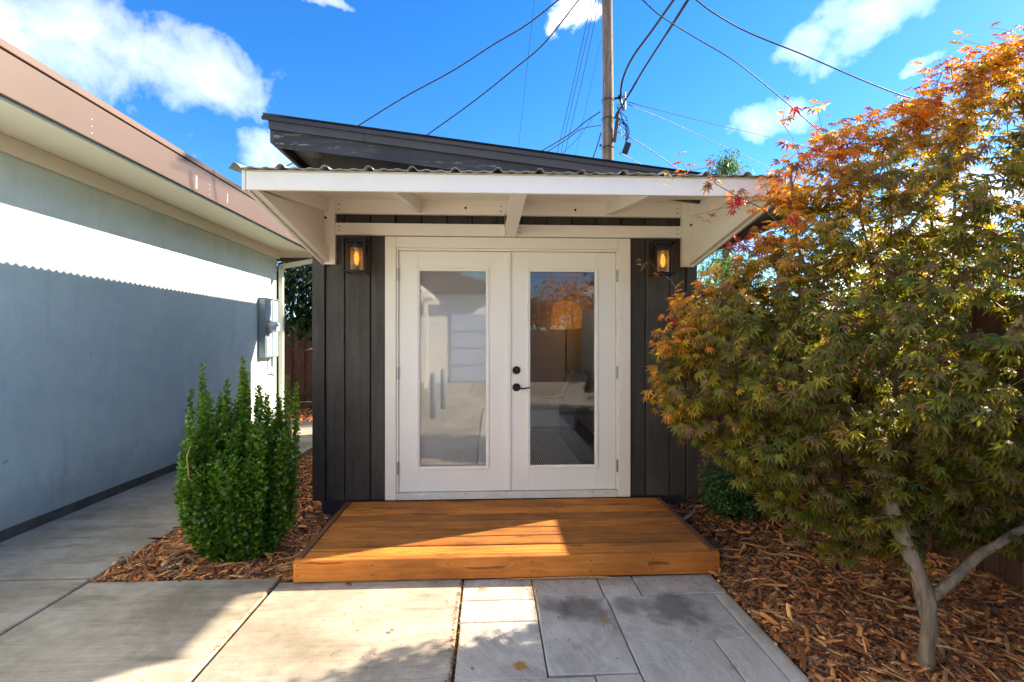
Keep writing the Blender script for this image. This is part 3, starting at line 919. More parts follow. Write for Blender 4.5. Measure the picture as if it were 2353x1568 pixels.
def leaf_door(x0, x1, gx0, gx1, hs):
    z0, z1 = .206, 2.231
    gz0, gz1 = .416, 2.067
    d = MB()
    y0, y1 = FY + .004, FY + .048
    d.box(x0, gx0 - .012, y0, y1, z0, z1, .002)
    d.box(gx1 + .012, x1, y0, y1, z0, z1, .002)
    d.box(gx0 - .0118, gx1 + .0118, y0, y1, z0, gz0 - .012, .0)
    d.box(gx0 - .0118, gx1 + .0118, y0, y1, gz1 + .012, z1, .0)
    do = d.build('door', M_door, shed)
    do['label'] = hs[1]
    WORLDM[do.name] = Matrix.Identity(4)
    # glazing bead: two stepped frames
    for (off, w, yy) in ((.026, .016, .010), (.011, .0125, .006)):
        r = MB()
        a0, a1, b0, b1 = gx0 - off, gx1 + off, gz0 - off, gz1 + off
        yf = FY + .004 - yy
        r.box(a0, a0 + w, yf, FY + .02, b0, b1, .003)
        r.box(a1 - w, a1, yf, FY + .02, b0, b1, .003)
        r.box(a0 + w, a1 - w, yf, FY + .02, b0, b0 + w, .003)
        r.box(a0 + w, a1 - w, yf, FY + .02, b1 - w, b1, .003)
        r.build('glazing_bead', M_door, do)
    MB().box(gx0 - .004, gx1 + .004, FY + .021, FY + .027, gz0 - .004, gz1 + .004, 0).build('glass_pane', hs[2], do)
    for hz in (2.03, 1.205, .41):
        h = MB()
        h.tube([(hs[0], FY - .016, hz - .052), (hs[0], FY - .016, hz + .052)], .0085, 10)
        for zz in (-.018, .018):
            h.tube([(hs[0], FY - .016, hz + zz - .001), (hs[0], FY - .016, hz + zz + .001)], .0092, 10)
        h.build('hinge', M_steel, do)
    return do


dl = leaf_door(-.765, .150, -.595, -.035, (-.772, 'white french door leaf with milky blind behind its glass', M_glass))
dr = leaf_door(.158, 1.075, .338, .895, (1.082, 'white french door leaf with dark lever handle and clear glass', M_glass2))
MB().box(.134, .176, FY - .012, FY + .003, .208, 2.229, .005).build('astragal', M_door, dl)
hb = MB()
for z in (1.227, 1.082):
    hb.tube([(.222, FY + .004, z), (.222, FY - .006, z), (.222, FY - .012, z)], [.034, .034, .028], 24)
hb.tube([(.222, FY - .012, 1.227), (.222, FY - .020, 1.227)], .019, 20)
hb.build('deadbolt', M_bronze, dr, smooth=False)
hl = MB()
hl.tube([(.222, FY - .01, 1.082), (.222, FY - .055, 1.082)], .011, 14)
hl.tube([(.222, FY - .052, 1.082), (.245, FY - .058, 1.079), (.275, FY - .058, 1.075), (.305, FY - .056, 1.080), (.336, FY - .055, 1.084)], [.011, .0085, .0065, .006, .005], 12)
hl.build('lever_handle', M_bronze, dr, smooth=True)

blind = thing('roller_blind', 'white roller blind pulled down behind the left door glass', 'blind', (-.3, 4.14, .4))
vs, fs = [], []
for i in range(49):
    x = -.66 + .72 * i / 48
    for z in (.36, 2.12):
        vs.append((x, 4.145 + .0008 * math.sin(i * .5), z))
for i in range(48):
    fs.append((2 * i, 2 * i + 1, 2 * i + 3, 2 * i + 2))
MB().add(vs, fs).build('blind_fabric', M_blind, blind, smooth=True)
bx('bottom_bar', M_white, blind, -.66, .06, 4.135, 4.155, .335, .36, .003)
MB().tube([(-.67, 4.16, 2.15), (.07, 4.16, 2.15)], .022, 12).build('roller', M_white, blind)

# ------------------------------------------------------------------ canopy over the doors
can = thing('door_canopy', 'white timber canopy with ribbed sheet roof over the french doors', 'canopy', (.17, 4.03, 2.1))
WY = 4.0395


def cz(y):     # underside of the roof sheet
    return 2.437 + (y - 2.77) * (.215 / 1.27)


def xprism(name, mat, pts, x0, x1, parent=can):
    return MB().prism(pts, x0, x1, 'X').build(name, mat, parent)


for x0, x1 in ((-1.366, -1.277), (1.627, 1.725)):
    bx('wall_post', M_white, can, x0, x1, 4.000, WY, 2.107, 2.650, .003)
bx('ledger_board', M_white, can, -1.276, 1.626, 4.001, WY, 2.527, 2.650, .003)
bx('lower_rail', M_white, can, -1.276, .123, 4.001, WY, 2.352, 2.450, .003)
bx('lower_rail', M_white, can, .215, 1.626, 4.001, WY, 2.352, 2.450, .003)
for x0, x1 in ((-1.366, -1.328), (-.604, -.566), (.150, .188), (.975, 1.013), (1.687, 1.725)):
    xprism('rafter', M_white, [(3.999, cz(3.999)), (2.79, cz(2.79)), (2.79, cz(2.79) - .093), (3.999, cz(3.999) - .105)], x0, x1)
for x0, x1 in ((-1.364, -1.326), (1.685, 1.723)):
    xprism('brace', M_white, [(3.998, 2.125), (3.998, 2.235), (3.2, 2.389), (2.80, 2.340), (2.80, 2.333)], x0 + .004, x1 + .004 if x0 < 0 else x1 - .004)
xprism('brace', M_white, [(4.036, 2.352), (4.036, 2.450), (2.79, 2.335 + .028), (2.79, 2.332)], .125, .213)
M_orange = simple('raw_wood_end', (.45, .20, .05), .7, .2, 20, .2, 80)
bx('wood_shim', M_orange, can, .1185, .1235, 3.97, 4.03, 2.43, 2.53, 0)
for x0, x1 in ((-1.388, -1.368), (1.727, 1.747)):
    xprism('side_panel', M_white, [(4.03, 2.104), (4.03, cz(4.03)), (2.79, cz(2.79)), (2.79, 2.326)], x0, x1)
bx('fascia_board', M_white, can, -1.378, 1.737, 2.766, 2.788, 2.330, 2.434, .003)
bx('fascia_end', M_white, can, -1.400, -1.380, 2.764, 2.81, 2.326, 2.440, .003)
bx('fascia_end', M_white, can, 1.739, 1.759, 2.764, 2.81, 2.326, 2.440, .003)
MB().prism([(4.03, cz(4.03) + .001), (2.79, cz(2.79) + .001), (2.79, cz(2.79) + .010), (4.03, cz(4.03) + .010)], -1.39, 1.75, 'X').build('soffit_panel', M_white, can)


def ribbed(x0, x1, phase, pitch=.2437):
    pr = []
    x = x0
    while x < x1:
        t = ((x - phase) % pitch) / pitch
        d = min(t, 1 - t) * pitch
        h = .022 * max(0, 1 - (d / .026) ** 2) ** .8 if d < .026 else 0
        for c in (pitch / 3, 2 * pitch / 3):
            e = abs(t * pitch - c)
            if e < .02:
                h = max(h, .0055 * (1 - (e / .02) ** 4))
        pr.append((x, h))
        x += .004
    return pr


pr = ribbed(-1.46, 1.80, -1.175)
vs, fs = [], []
for x, h in pr:
    cu = 0
    if x < -1.41:
        cu = (-1.41 - x) * .55 - (max(0, -1.435 - x)) * 1.2
    if x > 1.75:
        cu = (x - 1.75) * .3
    for y in (2.735, 4.03):
        wob = .0018 * math.sin(x * 9) + .0012 * math.sin(x * 31)
        for t in (.0125, .0105):
            vs.append((x, y, cz(y) + t + h + cu + (wob if y < 3 else 0)))
for i in range(len(pr) - 1):
    a = i * 4
    fs += [(a, a + 2, a + 6, a + 4), (a + 1, a + 5, a + 7, a + 3), (a, a + 4, a + 5, a + 1), (a + 2, a + 3, a + 7, a + 6)]
MB().add(vs, fs).build('ribbed_roof_sheet', M_galv, can)
for x, y, z, r in ((-.205, 4.001, 2.583, .010), (.715, 4.001, 2.578, .010), (-1.352, 4.0, 2.488, .0105), (1.705, 4.0, 2.462, .0105)):
    MB().disc((x, y + .001, z), r, 'Y', -.004, 12).build('bolt', M_black, can)
for x, z in ((-1.243, 2.56), (-1.243, 2.60), (-1.243, 2.385), (-1.243, 2.42), (1.59, 2.56), (1.59, 2.60), (1.59, 2.385), (1.59, 2.42), (.09, 2.56), (.09, 2.60), (.25, 2.56), (.25, 2.60), (.25, 2.385), (.25, 2.42)):
    MB().tube([(x - .009, 4.0005, z), (x + .007, 4.0, z)], .003, 6).build('screw_pocket', M_bronze, can)

# ------------------------------------------------------------------ wall lanterns


def lantern(cx, cy, label):
    t = thing('wall_lantern', label, 'lantern', (cx, FY, 2.16), 'lit lanterns on either side of the doors')
    w, d, z0, z1 = .082, .082, 2.030, 2.290
    b = .0065
    f = MB()
    for sx in (-1, 1):
        for sy in (-1, 1):
            f.box(cx + sx * w - b, cx + sx * w + b, cy + sy * d - b, cy + sy * d + b, z0, z1, .001)
    for z in (z0, z1):
        for s in (-1, 1):
            f.box(cx - w, cx + w, cy + s * d - b, cy + s * d + b, z - b, z + b, .001)
            f.box(cx + s * w - b, cx + s * w + b, cy - d, cy + d, z - b, z + b, .001)
    f.build('frame', M_lantern, t)
    bx('top_plate', M_lantern, t, cx - .070, cx + .070, cy - .070, cy + .070, z1 - .030, z1 - .018, .002)
    MB().tube([(cx, cy, z1 - .031), (cx, cy, z1 - .068)], .052, 20).build('glass_holder', M_lantern, t)
    bx('back_plate', M_lantern, t, cx - .055, cx + .055, FY - .016, FY - .001, 2.055, 2.265, .002)
    bx('arm', M_lantern, t, cx - .012, cx + .012, cy + d, FY - .015, 2.12, 2.14, .002)
    g = MB()
    n = 24
    for zz in (2.052, 2.222):
        g.v += [(cx + .050 * math.cos(2 * math.pi * k / n), cy + .050 * math.sin(2 * math.pi * k / n), zz) for k in range(n)]
    g.f += [(k, (k + 1) % n, (k + 1) % n + n, k + n) for k in range(n)]
    g.build('glass_cylinder', M_seed, t, smooth=True)
    MB().tube([(cx, cy, 2.222), (cx, cy, 2.192)], .017, 14).build('lamp_socket', simple('porcelain_socket', (.6, .55, .45), .4, .02, 4, 0), t)
    bl = MB()
    bl.tube([(cx, cy, 2.192), (cx, cy, 2.175), (cx, cy, 2.155), (cx, cy, 2.12), (cx, cy, 2.095), (cx, cy, 2.085)], [.010, .014, .0185, .019, .012, .004], 16)
    bulb = bl.build('bulb', M_bulb, t, smooth=True)
    fl = MB()
    for k in range(4):
        a = k * math.pi / 2 + .4
        fl.tube([(cx + .007 * math.cos(a), cy + .007 * math.sin(a), 2.165), (cx + .009 * math.cos(a), cy + .009 * math.sin(a), 2.108)], .0038, 6)
    fl.build('filament', M_fil, t)
    return t


M_bulb = emis('warm_bulb_glow', (1.0, .42, .08), .28)
lantern(-1.075, 3.905, 'lit black box lantern on the dark boards left of the doors')
lantern(1.428, 3.905, 'lit black box lantern on the dark boards right of the doors near the maple')

# ------------------------------------------------------------------ things seen through the door glass
rug = MB().box(-.7, .96, 4.35, 7.15, .166, .176, .003).build('area_rug', M_rug)
tag(rug, 'cream and brown woven rug on the floor inside the right door', 'rug')
ch = thing('slipper_chair', 'grey upholstered armless chair standing on the rug inside the shed', 'chair', (.95, 7.1, .18))
MB().box(.45, 1.26, 6.85, 7.55, .20, .50, .05).build('seat_base', M_grey_fab, ch)
MB().box(.43, 1.10, 6.83, 7.57, .50, .63, .05).build('seat_cushion', M_grey_fab, ch)
MB().prism([(1.02, .50), (1.28, .50), (1.42, .98), (1.36, 1.04), (1.22, 1.03), (1.08, .70)], 6.87, 7.53, 'Y').build('backrest', M_grey_fab, ch)
for x in (.5, 1.2):
    for y in (6.9, 7.5):
        bx('leg', M_black, ch, x - .02, x + .02, y - .02, y + .02, .177, .20, .002)
th = thing('throw_blanket', 'cream knitted throw draped over the grey chair', 'blanket', (.95, 7.0, .6))
path = [(1.44, .80), (1.43, 1.0), (1.36, 1.055), (1.22, 1.045), (1.13, .88), (1.05, .68), (.95, .655), (.7, .650), (.46, .645), (.415, .62), (.40, .45), (.395, .33)]
vs, fs = [], []
for i, (x, z) in enumerate(path):
    for j in range(9):
        y = 6.80 + .36 * j / 8 + .03 * i / 11
        vs.append((x + .006 * math.sin(j * 2.1 + i), y, z + .006 * math.sin(j * 1.3)))
for i in range(len(path) - 1):
    for j in range(8):
        a = i * 9 + j
        fs.append((a, a + 1, a + 10, a + 9))
# side flap hanging over the near edge of the seat
b0 = len(vs)
for i, x in enumerate((.50, .62, .74, .86, .98)):
    for j, (y, z) in enumerate(((6.80, .652), (6.775, .62), (6.77, .5), (6.768, .36), (6.765, .27))):
        vs.append((x, y + .006 * math.sin(i * 2), z))
for i in range(4):
    for j in range(4):
        a = b0 + i * 5 + j
        fs.append((a, a + 1, a + 6, a + 5))
MB().add(vs, fs).build('knit_fabric', M_throw, th, smooth=True)
fr = MB()
for i in range(30):
    x = .50 + .48 * i / 29
    fr.tube([(x, 6.765, .27), (x + random.uniform(-.008, .008), 6.76, .205)], .003, 4)
fr.build('fringe', M_throw, th)
lp = thing('floor_lamp', 'lit orange shade floor lamp in the rear corner inside the shed', 'lamp', (1.24, 7.8, .166))
MB().tube([(1.24, 7.8, .166), (1.24, 7.8, .186)], .13, 20).build('base', M_black, lp)
MB().tube([(1.24, 7.8, .186), (1.24, 7.8, 1.72)], .012, 10).build('stem', M_black, lp)
MB().tube([(1.24, 7.8, 1.68), (1.24, 7.8, 2.02), (1.24, 7.8, 2.10), (1.24, 7.8, 2.13)], [.25, .225, .17, .02], 28).build('lamp_shade', M_shade, lp, smooth=True)

# ------------------------------------------------------------------ house on the left
hs = thing('neighbouring_house', 'pale blue green stucco house with salmon brown fascia along the walkway', 'house', (-4.5, 3, 0))
WX = -3.60
bx('stucco_wall', M_stucco, hs, -9.0, WX, -3.0, 8.25, .075, 2.99, .004)
bx('foundation', simple('brown_stained_footing', (.16, .13, .095), .9, .35, 8, .6, 50), hs, -8.9, WX - .018, -2.9, 8.2, -.15, .073, .004)
bx('frieze_board', M_soffit, hs, WX + .001, WX + .028, -3.0, 8.30, 2.868, 2.999, .003)
bx('frieze_board', M_soffit, hs, WX - .3, WX, 8.251, 8.30, 2.868, 2.999, .003)
jy = [-3.2, .2, 3.9, 6.35, 8.95]
for a, b in zip(jy[:-1], jy[1:]):
    bx('soffit_panel', M_soffit, hs, -4.2, -2.92, a + .0015, b - .0015, 3.001, 3.02, .002)
bx('soffit_edge', M_conduit, hs, -2.938, -2.904, -3.2, 8.95, 2.925, 2.999, .003)
bx('soffit_inner_trim', M_soffit, hs, -2.965, -2.94, -3.2, 8.95, 2.945, 2.999, .003)
bx('fascia_board', M_fascia, hs, -2.902, -2.88, -3.2, 8.96, 2.935, 3.198, .003)
bx('roof_edge', M_fasciatop, hs, -2.92, -2.868, -3.2, 8.97, 3.204, 3.256, .004)
bx('fascia_shadow_gap', M_black, hs, -2.915, -2.892, -3.2, 8.96, 3.199, 3.2035, 0)
bx('rear_fascia_board', M_fascia, hs, -8.9, -2.904, 8.955, 8.975, 2.935, 3.198, .003)
MB().prism([(-2.95, 3.257), (-2.95, 3.268), (-5.9, 3.55), (-8.9, 3.27), (-8.9, 3.257)], -3.2, 8.95, 'Y').build('roof', M_fasciatop, hs)
ds = MB()
ds.box(-3.575, -3.505, 8.262, 8.322, .10, 2.74, .006)
ds.build('downspout', M_down, hs)
eb = MB()
p0, p1 = Vector((-3.54, 8.292, 2.735)), Vector((-2.97, 8.292, 2.845))
q = Vector((0, .03, 0))
w = Vector((-.008, 0, .035))
vs = [p + sy * q + sz * w for p in (p0, p1) for sy in (-1, 1) for sz in (-1, 1)]
eb.add([tuple(v) for v in vs], [(0, 1, 3, 2), (4, 6, 7, 5), (0, 4, 5, 1), (2, 3, 7, 6), (0, 2, 6, 4), (1, 5, 7, 3)])
eb.box(-3.0, -2.94, 8.262, 8.322, 2.80, 2.95, .004)
eb.build('downspout_elbow', M_down, hs)
for y in (3.6, 5.05, 6.9):
    for z in (2.98, 3.03, 3.08) if y < 6 else (2.99, 3.1):
        MB().disc((-2.8795, y, z), .0035, 'X', .0008, 8).build('nail_head', M_soffit, hs)
bx('fascia_patch', simple('pale_fascia_scar', (.45, .31, .24), .6, .1, 20, 0), hs, -2.8798, -2.8788, 4.82, 4.845, 2.97, 3.10, 0)
bx('fascia_patch', simple('pale_fascia_scar_small', (.45, .31, .24), .6, .1, 20, 0), hs, -2.8798, -2.8788, 5.38, 5.395, 2.99, 3.09, 0)
mt = thing('electric_meter_box', 'grey electric meter cabinet with round glass meter on the stucco wall', 'meter box', (WX, 7.75, 1.2))
bx('cabinet', M_conduit, mt, WX + .001, WX + .115, 7.60, 8.05, 1.215, 2.135, .008)
bx('cabinet_cap', M_conduit, mt, WX + .001, WX + .13, 7.59, 8.06, 2.136, 2.150, .004)
bx('cabinet_door', M_conduit, mt, WX + .116, WX + .122, 7.83, 8.035, 1.235, 2.115, .003)
bx('cabinet_door', M_conduit, mt, WX + .116, WX + .122, 7.615, 7.822, 1.235, 1.53, .003)
mm = MB()
mm.tube([(WX + .117, 7.72, 1.70), (WX + .135, 7.72, 1.70)], .105, 28)
mm.tube([(WX + .135, 7.72, 1.70), (WX + .15, 7.72, 1.70)], .095, 28)
mm.build('meter_ring', M_steel, mt)
MB().tube([(WX + .15, 7.72, 1.70), (WX + .24, 7.72, 1.70), (WX + .25, 7.72, 1.70)], [.082, .080, .070], 28).build('meter_glass', M_glassgrey, mt, smooth=False)
bx('meter_display', M_black, mt, WX + .2505, WX + .253, 7.685, 7.755, 1.705, 1.735, .001)
MB().tube([(WX + .06, 7.95, 1.214), (WX + .06, 7.95, 1.05)], .02, 12).build('conduit', M_conduit, mt)
tap = thing('garden_tap', 'small brass hose tap low on the stucco wall below the meter', 'tap', (WX, 7.95, .95))
tm = MB()
tm.tube([(WX, 7.95, .93), (WX + .07, 7.95, .93), (WX + .09, 7.95, .90)], .010, 10)
tm.tube([(WX + .05, 7.95, .93), (WX + .05, 7.95, .965)], .006, 8)
tm.tube([(WX + .05, 7.95, .965), (WX + .05, 7.95, .973)], .022, 12)
tm.build('spout', M_bronze, tap)
cov = thing('round_access_cover', 'round concrete utility cover set flush in the side walkway', 'cover', (-3.28, 5.55, 0))
MB().tube([(-3.20, 5.52, .003), (-3.20, 5.52, .010)], .13, 32).build('lid', M_conc, cov)
r = MB()
for k in range(40):
    a, b = 2 * math.pi * k / 40, 2 * math.pi * (k + 1) / 40
    for rr in (.165, .19):
        pass
    P = [(-3.20 + q * math.cos(t), 5.52 + q * math.sin(t)) for t in (a, b) for q in (.14, .19)]
    r.add([(P[0][0], P[0][1], .009), (P[1][0], P[1][1], .009), (P[3][0], P[3][1], .009), (P[2][0], P[2][1], .009)], [(0, 1, 2, 3)])
r.build('ring', M_conc, cov)

# ------------------------------------------------------------------ fences


def fence_y(y, x0, x1, top, label, w=.14, gap=.008, rail=True):
    f = thing('board_fence', label, 'fence', ((x0 + x1) / 2, y, 0))
    x = x0
    k_ = 0
    while x < x1:
        dz = random.uniform(-.01, .01)
        dy = random.choice((0, .012))
        dy = 0 if k_ % 2 else .0185
        bx('fence_board', M_fence, f, x, x + w, y + dy, y + dy + .018, .16, top + dz, .003)
        x += w - gap
        k_ += 1
    bx('fence_rail', M_fence, f, x0, x1, y - .042, y - .002, .30, .39, .003)
    bx('fence_rail', M_fence, f, x0, x1, y - .042, y - .002, top - .25, top - .16, .003)
    bx('kick_board', M_fence, f, x0, x1, y - .0, y + .03, -.03, .155, .003)
    x = x0 + .3
    while x < x1:
        bx('fence_post', M_fence, f, x - .045, x + .045, y - .135, y - .045, -.1, top + .03, .004)
        x += 1.9
    return f


fence_y(10.55, -5.6, .6, 1.95, 'weathered red brown board fence behind the side walkway')
fr_ = thing('board_fence', 'red brown board fence behind the maple along the right mulch bed', 'fence', (3.1, 5, 0))
FX, FT = 3.06, 1.745
y = 2.62
k_ = 0
while y < 9.3:
    k_ += 1
    dx = 0 if k_ % 2 else .0185
    bx('fence_board', M_fence, fr_, FX + dx, FX + dx + .018, y, y + .150, -.02, FT + dx * .62, .003)
    y += .143
for z in (.25, 1.45):
    bx('fence_rail', M_fence, fr_, FX + .038, FX + .07, 2.62, 9.3, z, z + .09, .003)
for y in (2.60, 4.45, 6.3, 8.15):
    bx('fence_post', M_fence, fr_, FX + .072, FX + .16, y, y + .09, -.1, FT, .004)
gt = thing('dark_gate', 'dark grey painted gate at the right edge beyond the maple', 'gate', (3.07, 2, 0))
y = 1.10
k_ = 0
while y < 2.55:
    k_ += 1
    dx = 0 if k_ % 2 else .0205
    bx('gate_board', M_fencegrey, gt, FX + dx, FX + dx + .02, y, min(y + .142, 2.617), .0, FT, .003)
    y += .136
bx('gate_rail', M_fencegrey, gt, FX + .042, FX + .06, 1.10, 2.5, .3, .39, .003)
bx('gate_rail', M_fencegrey, gt, FX + .042, FX + .06, 1.10, 2.5, 1.4, 1.49, .003)
gf = thing('board_fence', 'red brown board fence running on beside the patio towards the driveway', 'fence', (3.1, -.5, 0))
y = -2.4
while y < 1.0:
    bx('fence_board', M_fence, gf, FX, FX + .018, y, y + .135, -.02, FT, .003)
    y += .143
bx('fence_rail', M_fence, gf, FX + .02, FX + .06, -2.4, 1.08, .25, .34, .003)
bx('fence_rail', M_fence, gf, FX + .02, FX + .06, -2.4, 1.08, 1.45, 1.54, .003)

# ------------------------------------------------------------------ utility pole and cables
up_ = thing('utility_pole', 'weathered round timber utility pole rising behind the shed roof', 'utility pole', (2.72, 11, 0))
n = 26
pts, rs = [], []
for i in range(n):
    z = 11.8 * i / (n - 1)
    pts.append((2.72 + .012 * math.sin(z * 1.1), 11 + .01 * math.sin(z), z))
    rs.append(.150 - .0035 * z)
pb = MB().tube(pts, rs, 20)
pb.build('pole', M_pole, up_, smooth=True)
bx('cable_bracket', M_pole, up_, 2.86, 2.93, 10.86, 10.92, 6.05, 6.75, .004, Matrix.Translation((2.9, 10.9, 6.4)) @ Matrix.Rotation(.12, 4, 'Y') @ Matrix.Translation((-2.9, -10.9, -6.4)))
st = MB()
for z in (5.95, 6.62, 7.05):
    for k in range(20):
        a, b = 2 * math.pi * k / 20, 2 * math.pi * (k + 1) / 20
        st.tube([(2.72 + .145 * math.cos(a), 11 + .145 * math.sin(a), z), (2.72 + .145 * math.cos(b), 11 + .145 * math.sin(b), z)], .008, 4)
st.build('steel_strap', M_black, up_)
ins = MB()
ins.tube([(2.86, 10.9, 7.05), (2.95, 10.85, 7.06), (3.10, 10.8, 7.06)], [.03, .02, .012], 8)
ins.tube([(2.93, 10.85, 7.06), (2.97, 10.85, 7.06)], .05, 12)
ins.tube([(2.56, 10.95, 5.98), (2.52, 10.95, 6.0)], .03, 8)
ins.build('insulator', M_black, up_)
bx('splice_case', M_conduit, up_, 3.02, 3.07, 10.72, 10.78, 6.72, 7.12, .01)
jb = bx('junction_box', M_lantern, up_, 3.02, 3.16, 10.7, 10.78, 5.72, 5.98, .01, Matrix.Translation((3.1, 10.7, 5.85)) @ Matrix.Rotation(.35, 4, 'Y') @ Matrix.Translation((-3.1, -10.7, -5.85)))
# tangle of thin drops at the side of the pole
R2 = random.Random(4)
for i in range(16):
    a = Vector((2.88 + R2.uniform(0, .08), 10.86, 6.55 + R2.uniform(-.1, .35)))
    b = Vector((3.05 + R2.uniform(-.08, .1), 10.75, R2.choice((5.95, 6.1, 6.4, 6.7)) + R2.uniform(-.05, .2)))
    mid = (a + b) / 2 + Vector((R2.uniform(-.02, .22), 0, R2.uniform(-.22, .12)))
    pts = []
    for k in range(9):
        t = k / 8
        pts.append(a * (1 - t) ** 2 + mid * 2 * t * (1 - t) + b * t * t)
    MB().tube(pts, .006, 5).build('drop_wire', M_cable, up_)
for i in range(5):
    a = Vector((2.90, 10.86, 6.62))
    c = Vector((3.12 + .05 * i, 10.7, 6.45 - .04 * i))
    b = Vector((3.06, 10.72, 5.98))
    pts = [a * (1 - t) ** 2 + c * 2 * t * (1 - t) + b * t * t for t in [k / 10 for k in range(11)]]
    MB().tube(pts, .006, 5).build('drop_wire', M_cable, up_)


def at(px, py, Y):          # point at depth Y on the line of sight through a measured photo position
    a, b = (px - 1176.5) / 1100., -(py - 784) / 1100.
    c, s = math.cos(TH), math.sin(TH)
    d = Vector((a * c + s, -a * s + c, b))
    return Vector((0, 0, 1.475)) + d * (Y / d.y)


def cable(label, stops, r, ext=.6, tail=.0):
    pts = [at(*s) for s in stops]
    if ext:
        pts.append(pts[-1] + (pts[-1] - pts[-2]) * ext)
    if tail:
        pts.insert(0, pts[0] + (pts[0] - pts[1]) * tail)
    # Catmull-Rom through the span points
    P = [pts[0] * 2 - pts[1]] + pts + [pts[-1] * 2 - pts[-2]]
    o = []
    for i in range(1, len(P) - 2):
        for k in range(8):
            t = k / 8
            a, b, c, d = P[i - 1], P[i], P[i + 1], P[i + 2]
            o.append(.5 * ((2 * b) + (c - a) * t + (2 * a - 5 * b + 4 * c - d) * t * t + (3 * b - a - 3 * c + d) * t ** 3))
    o.append(P[-2])
    ob = MB().tube(o, r, 6).build('overhead_cable', M_cable, smooth=True)
    tag(ob, label, 'cable', 'overhead cables crossing the sky')


cable('thick wavy cable rising from the left part of the shed roof to the upper edge', [(825, 288, 9), (930, 223, 8.6), (1040, 163, 8.2), (1130, 105, 7.8), (1210, 57, 7.4), (1283, 0, 7)], .011, 1, 1)
cable('straighter black cable right of it leaving the middle of the shed roof', [(985, 308, 9), (1090, 232, 8.6), (1180, 160, 8.2), (1250, 100, 7.8), (1330, 0, 7.2)], .011, 1, 1)
cable('single hair thin wire left of the pole nearly vertical and alone', [(1192, 332, 11), (1212, 150, 9), (1228, 0, 8)], .004, .6, .3)
cable('leftmost of three parallel wires just left of the pole', [(1282, 346, 14), (1320, 180, 12.4), (1360, 0, 11)], .008, .4, .3)
cable('middle of three parallel wires just left of the pole', [(1290, 346, 14), (1330, 170, 12.4), (1369, 0, 11)], .008, .4, .3)
cable('rightmost of three parallel wires just left of the pole', [(1299, 348, 14), (1342, 165, 12.4), (1377, 0, 11)], .008, .4, .3)
cable('faint thin wire meeting the pole from lower left', [(1325, 345, 14), (1350, 230, 12.5), (1384, 78, 11.1)], .0045, 0, .3)
cable('heavy bent cable that hooks down beside the right of the pole', [(1432, 254, 10.8), (1426, 225, 10.8), (1432, 180, 10.3), (1455, 130, 9.6), (1500, 68, 8.6), (1548, 0, 7.6)], .024, .8, 0)
cable('heavy straight cable running from the pole clamp up to the right', [(1412, 272, 10.8), (1440, 225, 10.6), (1480, 158, 9.8), (1530, 80, 8.6), (1580, 0, 7.6)], .020, .8, 0)
cable('slim lashed line touching the heavy straight cable', [(1414, 264, 10.75), (1446, 218, 10.5), (1486, 150, 9.7), (1536, 74, 8.5), (1584, 0, 7.5)], .008, .8, 0)
cable('black cable sagging right from the top edge to the maple sprig', [(1852, 275, 9), (1770, 205, 8.5), (1690, 142, 8), (1600, 88, 7.6), (1520, 38, 7.2), (1476, 0, 7)], .0095, .8, .8)
cable('uppermost right cable dropping into the maple crown', [(2200, 250, 9), (2090, 225, 8.7), (1990, 188, 8.4), (1850, 128, 8), (1720, 75, 7.6), (1640, 30, 7.2), (1600, 0, 7)], .0115, .8, .6)
cable('upper thin line from the pole down to the right', [(1440, 234, 10.9), (1600, 275, 12), (1840, 333, 14)], .008, .5, 0)
cable('lower thin line from the pole toward the far treetop', [(1442, 240, 10.9), (1540, 280, 12), (1621, 318, 13), (1812, 405, 15)], .007, .5, 0)
cable('short line from the pole bracket down to the roof ridge', [(1418, 303, 10.9), (1475, 332, 11.5), (1545, 380, 12.5)], .010, .5, 0)
cable('lowest short line leaving the hanging junction box', [(1424, 352, 10.8), (1462, 372, 11.5), (1500, 392, 12)], .010, .5, 0)
cable('thick cable reaching the pole from the lower left', [(1250, 344, 13), (1310, 308, 12), (1345, 280, 11.4), (1379, 257, 11)], .014, 0, .5)
cable('second cable that levels off before reaching the pole', [(1262, 346, 13), (1300, 322, 12.4), (1330, 300, 12), (1355, 292, 11.4), (1380, 289, 11)], .011, 0, .5)
cable('thin diagonal wire crossing below the thick one left of the pole', [(1295, 350, 13), (1330, 315, 12), (1362, 272, 11.2)], .006, 0, .5)
cable('short dark bundle hugging the left side of the pole', [(1362, 365, 11.5), (1374, 330, 11.2), (1381, 305, 11)], .014, 0, .4)
cable('short stay wire showing between the canopy end and the shed eave', [(640, 391, 9), (662, 380, 9), (700, 362, 9)], .009, .5, .2)


# ------------------------------------------------------------------ foliage generators
def ellipse_leaf(n=6, w=.5, fold=.12):
    vs = [(0, 0, 0), (0, 1, -.08)]
    vs = [(0, 0, 0), (-w * .5, .32, fold), (-w * .42, .66, fold * .7), (0, 1, -.10), (w * .42, .66, fold * .7), (w * .5, .32, fold), (0, .5, 0)]
    fs = [(0, 6, 1), (1, 6, 2), (2, 6, 3), (3, 6, 4), (4, 6, 5), (5, 6, 0)]
    return vs, fs


def long_leaf():
    return [(0, 0, 0), (-.14, .4, .03), (0, 1, -.15), (.14, .4, .03)], [(0, 2, 1), (0, 3, 2)]


def rnd_unit(n):
    return unit(RNG.normal(0, 1, (n, 3)))


